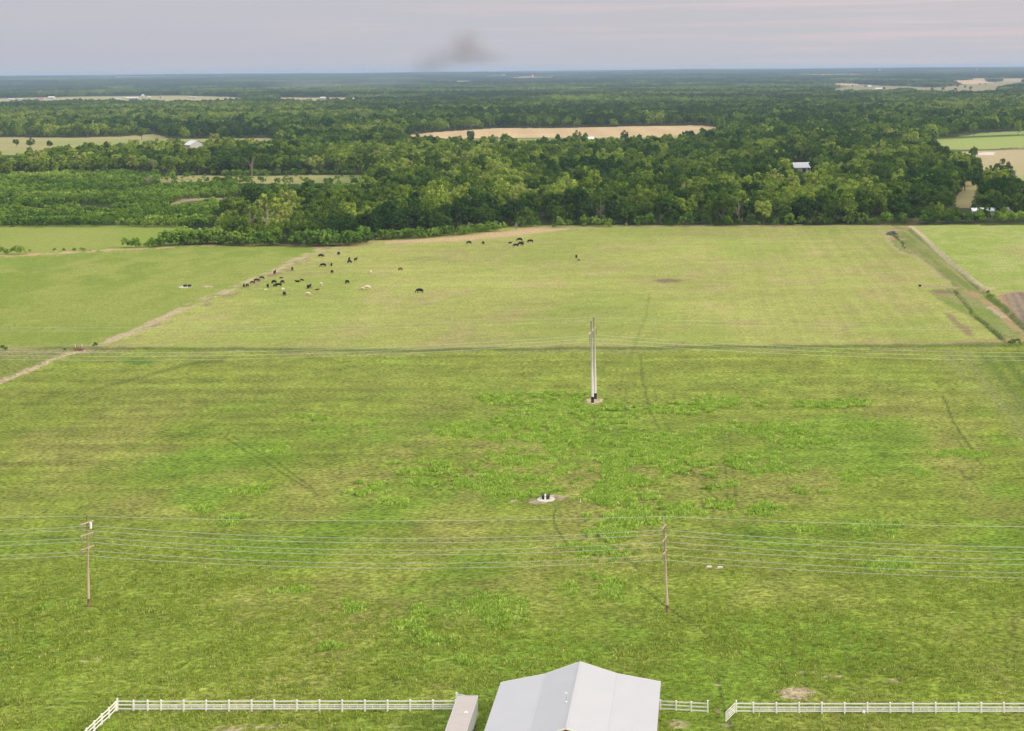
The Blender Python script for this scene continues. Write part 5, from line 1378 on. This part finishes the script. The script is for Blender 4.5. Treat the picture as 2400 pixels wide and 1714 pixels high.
house(377, 231, 9, 9, 5.5, 2.8, 'red and white house on the far left fields', roof='far_red')
house(452, 231, 22, 10, 3, 2, 'low grey brown building right end of the far left fields', roof='far_grey', wall='far_grey')
house(757, 233, 12, 9, 4, 2.5, 'bright white building in the smoky trees left of centre')
house(825, 236, 12, 9, 4, 2.5, 'white building half hidden by trees left of the smoke')
house(1077, 235, 14, 9, 6, 2.5, 'left white building in the woods left of the radio mast')
house(1096, 235, 11, 9, 6, 2.5, 'right white building in the woods left of the radio mast')
house(1140, 239, 12, 9, 6, 2, 'low pale building just left of the radio mast', roof='far_grey')
house(2061, 213, 26, 14, 6, 3, 'bright white barn on the far right fields')
house(2038, 206, 14, 10, 5, 3, 'white house above the bright white barn on the far right', rz=.3)
house(2075, 214.5, 12, 8, 3, 2, 'low white shed right of the bright white barn')
house(2233, 194, 42, 12, 4, 3, 'long white shed on the tan hill at the far right')
house(2006, 202, 24, 10, 3.5, 2, 'long low pale shed left of the white house on the far right', roof='far_grey')

def mast():
    p = U(1249, 222); root = empty('radio_mast', p, 'thin red and white radio mast with a red lamp on top', 'radio mast')
    hz = 55; w = .55
    mb = MB()
    for seg_ in range(7):
        z0, z1 = hz * seg_ / 7, hz * (seg_ + 1) / 7; mb = MB()
        for a in range(3):
            x0, y0 = w * math.cos(a * 2.094), w * math.sin(a * 2.094); mb.tube([(x0, y0, z0), (x0, y0, z1)], .16, 5)
        for k in range(5):
            za = z0 + (z1 - z0) * k / 5; zb = z0 + (z1 - z0) * (k + 1) / 5
            for a in range(3):
                x0, y0 = w * math.cos(a * 2.094), w * math.sin(a * 2.094); x1, y1 = w * math.cos((a + 1) * 2.094), w * math.sin((a + 1) * 2.094)
                mb.tube([(x0, y0, za), (x1, y1, zb)], .07, 4)
        mb.build('mast_section', M['far_wall'] if seg_ % 2 == 0 else M['far_red'], root)
    m = bpy.data.materials.new('lit_red_lamp'); m.use_nodes = True; b = m.node_tree.nodes['Principled BSDF']
    b.inputs['Base Color'].default_value = (.8, .05, .05, 1); b.inputs['Emission Color'].default_value = (1, .12, .12, 1); b.inputs['Emission Strength'].default_value = 6
    mb = MB(); mb.tube([(0, 0, hz), (0, 0, hz + .6), (0, 0, hz + 2.2), (0, 0, hz + 2.8)], [.5, 1.3, 1.3, .3], 10); mb.build('lamp', m, root)
mast()
def water_tower(px_, pyb, d, ztop, lab_):
    u = (px_ - PX); x_ = u * d / F; z0 = float(terrain(np.array([x_]), np.array([float(d)]))[0])
    root = empty('water_tower', (x_, d, z0), lab_, 'water tower'); h_ = ztop - z0
    mb = MB(); mb.tube([(0, 0, 0), (0, 0, 2), (0, 0, h_ * .6)], [5, 2.6, 2.2], 12); mb.build('stem', M['far_wall'], root)
    mb = MB(); n = 8; mb.tube([(0, 0, h_ * .6 + (h_ * .4) * k / n) for k in range(n + 1)], [2.3] + [max(.4, 7.2 * math.sin(math.pi * (k + .3) / (n + .6))) for k in range(1, n + 1)], 16); mb.build('tank', M['far_roof'], root, True)
water_tower(2290, 160, 11000, 92, 'white water tower standing above the skyline at the far right')
water_tower(2062, 164, 12500, 66, 'small white water tower on the skyline above the far right fields')

# ------------------------------------------------------------------ haze and smoke
def vol_box(name, lo, hi):
    mb = MB(); c = [(a + b) / 2 for a, b in zip(lo, hi)]; sz = [b - a for a, b in zip(lo, hi)]
    mb.box((0, 0, 0), sz); return mb, c
mh = bpy.data.materials.new('haze'); mh.use_nodes = True; nt = mh.node_tree; nt.nodes.clear()
out = nt.nodes.new('ShaderNodeOutputMaterial'); pv = nt.nodes.new('ShaderNodeVolumePrincipled')
pv.inputs['Color'].default_value = (0.46, 0.61, 0.86, 1); pv.inputs['Density'].default_value = 6.5e-5; pv.inputs['Anisotropy'].default_value = 0.0
nt.links.new(pv.outputs[0], out.inputs['Volume'])
mb, c = vol_box('haze', (-240000, -300, -9), (240000, 62000, 104)); o = mb.build('haze', mh, None, loc=c); tag(o, kind='stuff')

def smoke(name, d, px0, px1, z0, z1, dens, colr, lab_, thick, blobs):
    x0, x1 = (px0 - PX) * d / F, (px1 - PX) * d / F
    mb, c = vol_box(name, (x0, d - thick / 2, z0), (x1, d + thick / 2, z1))
    m = bpy.data.materials.new(name); m.use_nodes = True; nt = m.node_tree; N = nt.nodes; L = nt.links; N.clear()
    out = N.new('ShaderNodeOutputMaterial'); pv = N.new('ShaderNodeVolumePrincipled'); pv.inputs['Color'].default_value = colr
    L.new(pv.outputs[0], out.inputs['Volume'])
    geo = N.new('ShaderNodeTexCoord')
    nz = N.new('ShaderNodeTexNoise'); nz.inputs['Scale'].default_value = 9.0 / (x1 - x0); nz.inputs['Detail'].default_value = 4
    L.new(geo.outputs['Object'], nz.inputs[0])
    wob = N.new('ShaderNodeVectorMath'); wob.operation = 'SCALE'; wob.inputs['Scale'].default_value = (z1 - z0) * .35
    sb = N.new('ShaderNodeVectorMath'); sb.operation = 'SUBTRACT'; sb.inputs[1].default_value = (.5, .5, .5)
    L.new(nz.outputs['Color'], sb.inputs[0]); L.new(sb.outputs[0], wob.inputs[0])
    pos = N.new('ShaderNodeVectorMath'); pos.operation = 'ADD'; L.new(geo.outputs['Object'], pos.inputs[0]); L.new(wob.outputs[0], pos.inputs[1])
    acc = None
    for (bx, bz, rx, rz_, amp) in blobs:                       # blobs in box-relative units
        a = N.new('ShaderNodeVectorMath'); a.operation = 'SUBTRACT'; a.inputs[1].default_value = (bx * (x1 - x0), 0, bz * (z1 - z0)); L.new(pos.outputs[0], a.inputs[0])
        s_ = N.new('ShaderNodeVectorMath'); s_.operation = 'DIVIDE'; s_.inputs[1].default_value = (rx * (x1 - x0), thick * .45, rz_ * (z1 - z0)); L.new(a.outputs[0], s_.inputs[0])
        ln = N.new('ShaderNodeVectorMath'); ln.operation = 'LENGTH'; L.new(s_.outputs[0], ln.inputs[0])
        mr = N.new('ShaderNodeMapRange'); mr.interpolation_type = 'SMOOTHSTEP'; mr.inputs['From Min'].default_value = 1.0; mr.inputs['From Max'].default_value = 0.0
        mr.inputs['To Min'].default_value = 0; mr.inputs['To Max'].default_value = amp * dens; L.new(ln.outputs['Value'], mr.inputs[0])
        if acc is None: acc = mr.outputs[0]
        else:
            ad = N.new('ShaderNodeMath'); ad.operation = 'ADD'; L.new(acc, ad.inputs[0]); L.new(mr.outputs[0], ad.inputs[1]); acc = ad.outputs[0]
    L.new(acc, pv.inputs['Density'])
    o = mb.build(name, m, None, loc=c); tag(o, kind='stuff'); return o
smoke('smoke', 8000, 960, 1260, 60, 320, 5.5e-3, (.42, .40, .41, 1), '', 260,
      [(-.06, .06, .22, .52, 1.0), (-.04, -.10, .30, .36, .5), (.12, -.16, .24, .22, .6), (-.24, -.22, .24, .26, .5), (-.30, -.26, .3, .44, .5), (-.38, -.4, .16, .3, .6)])
smoke('smoke', 6000, 600, 1000, 4, 75, 1.2e-3, (.8, .84, .88, 1), '', 400, [(-.1, -.2, .45, .45, .5), (.25, -.1, .3, .6, .5), (-.25, -.2, .3, .4, .4)])
smoke('smoke', 5200, 1690, 1790, 3, 30, 1.6e-3, (.75, .82, .9, 1), '', 150, [(0, -.2, .45, .45, .8)])
print('counts', len(NX), len(MX), len(FX), len(VX), len(SX))
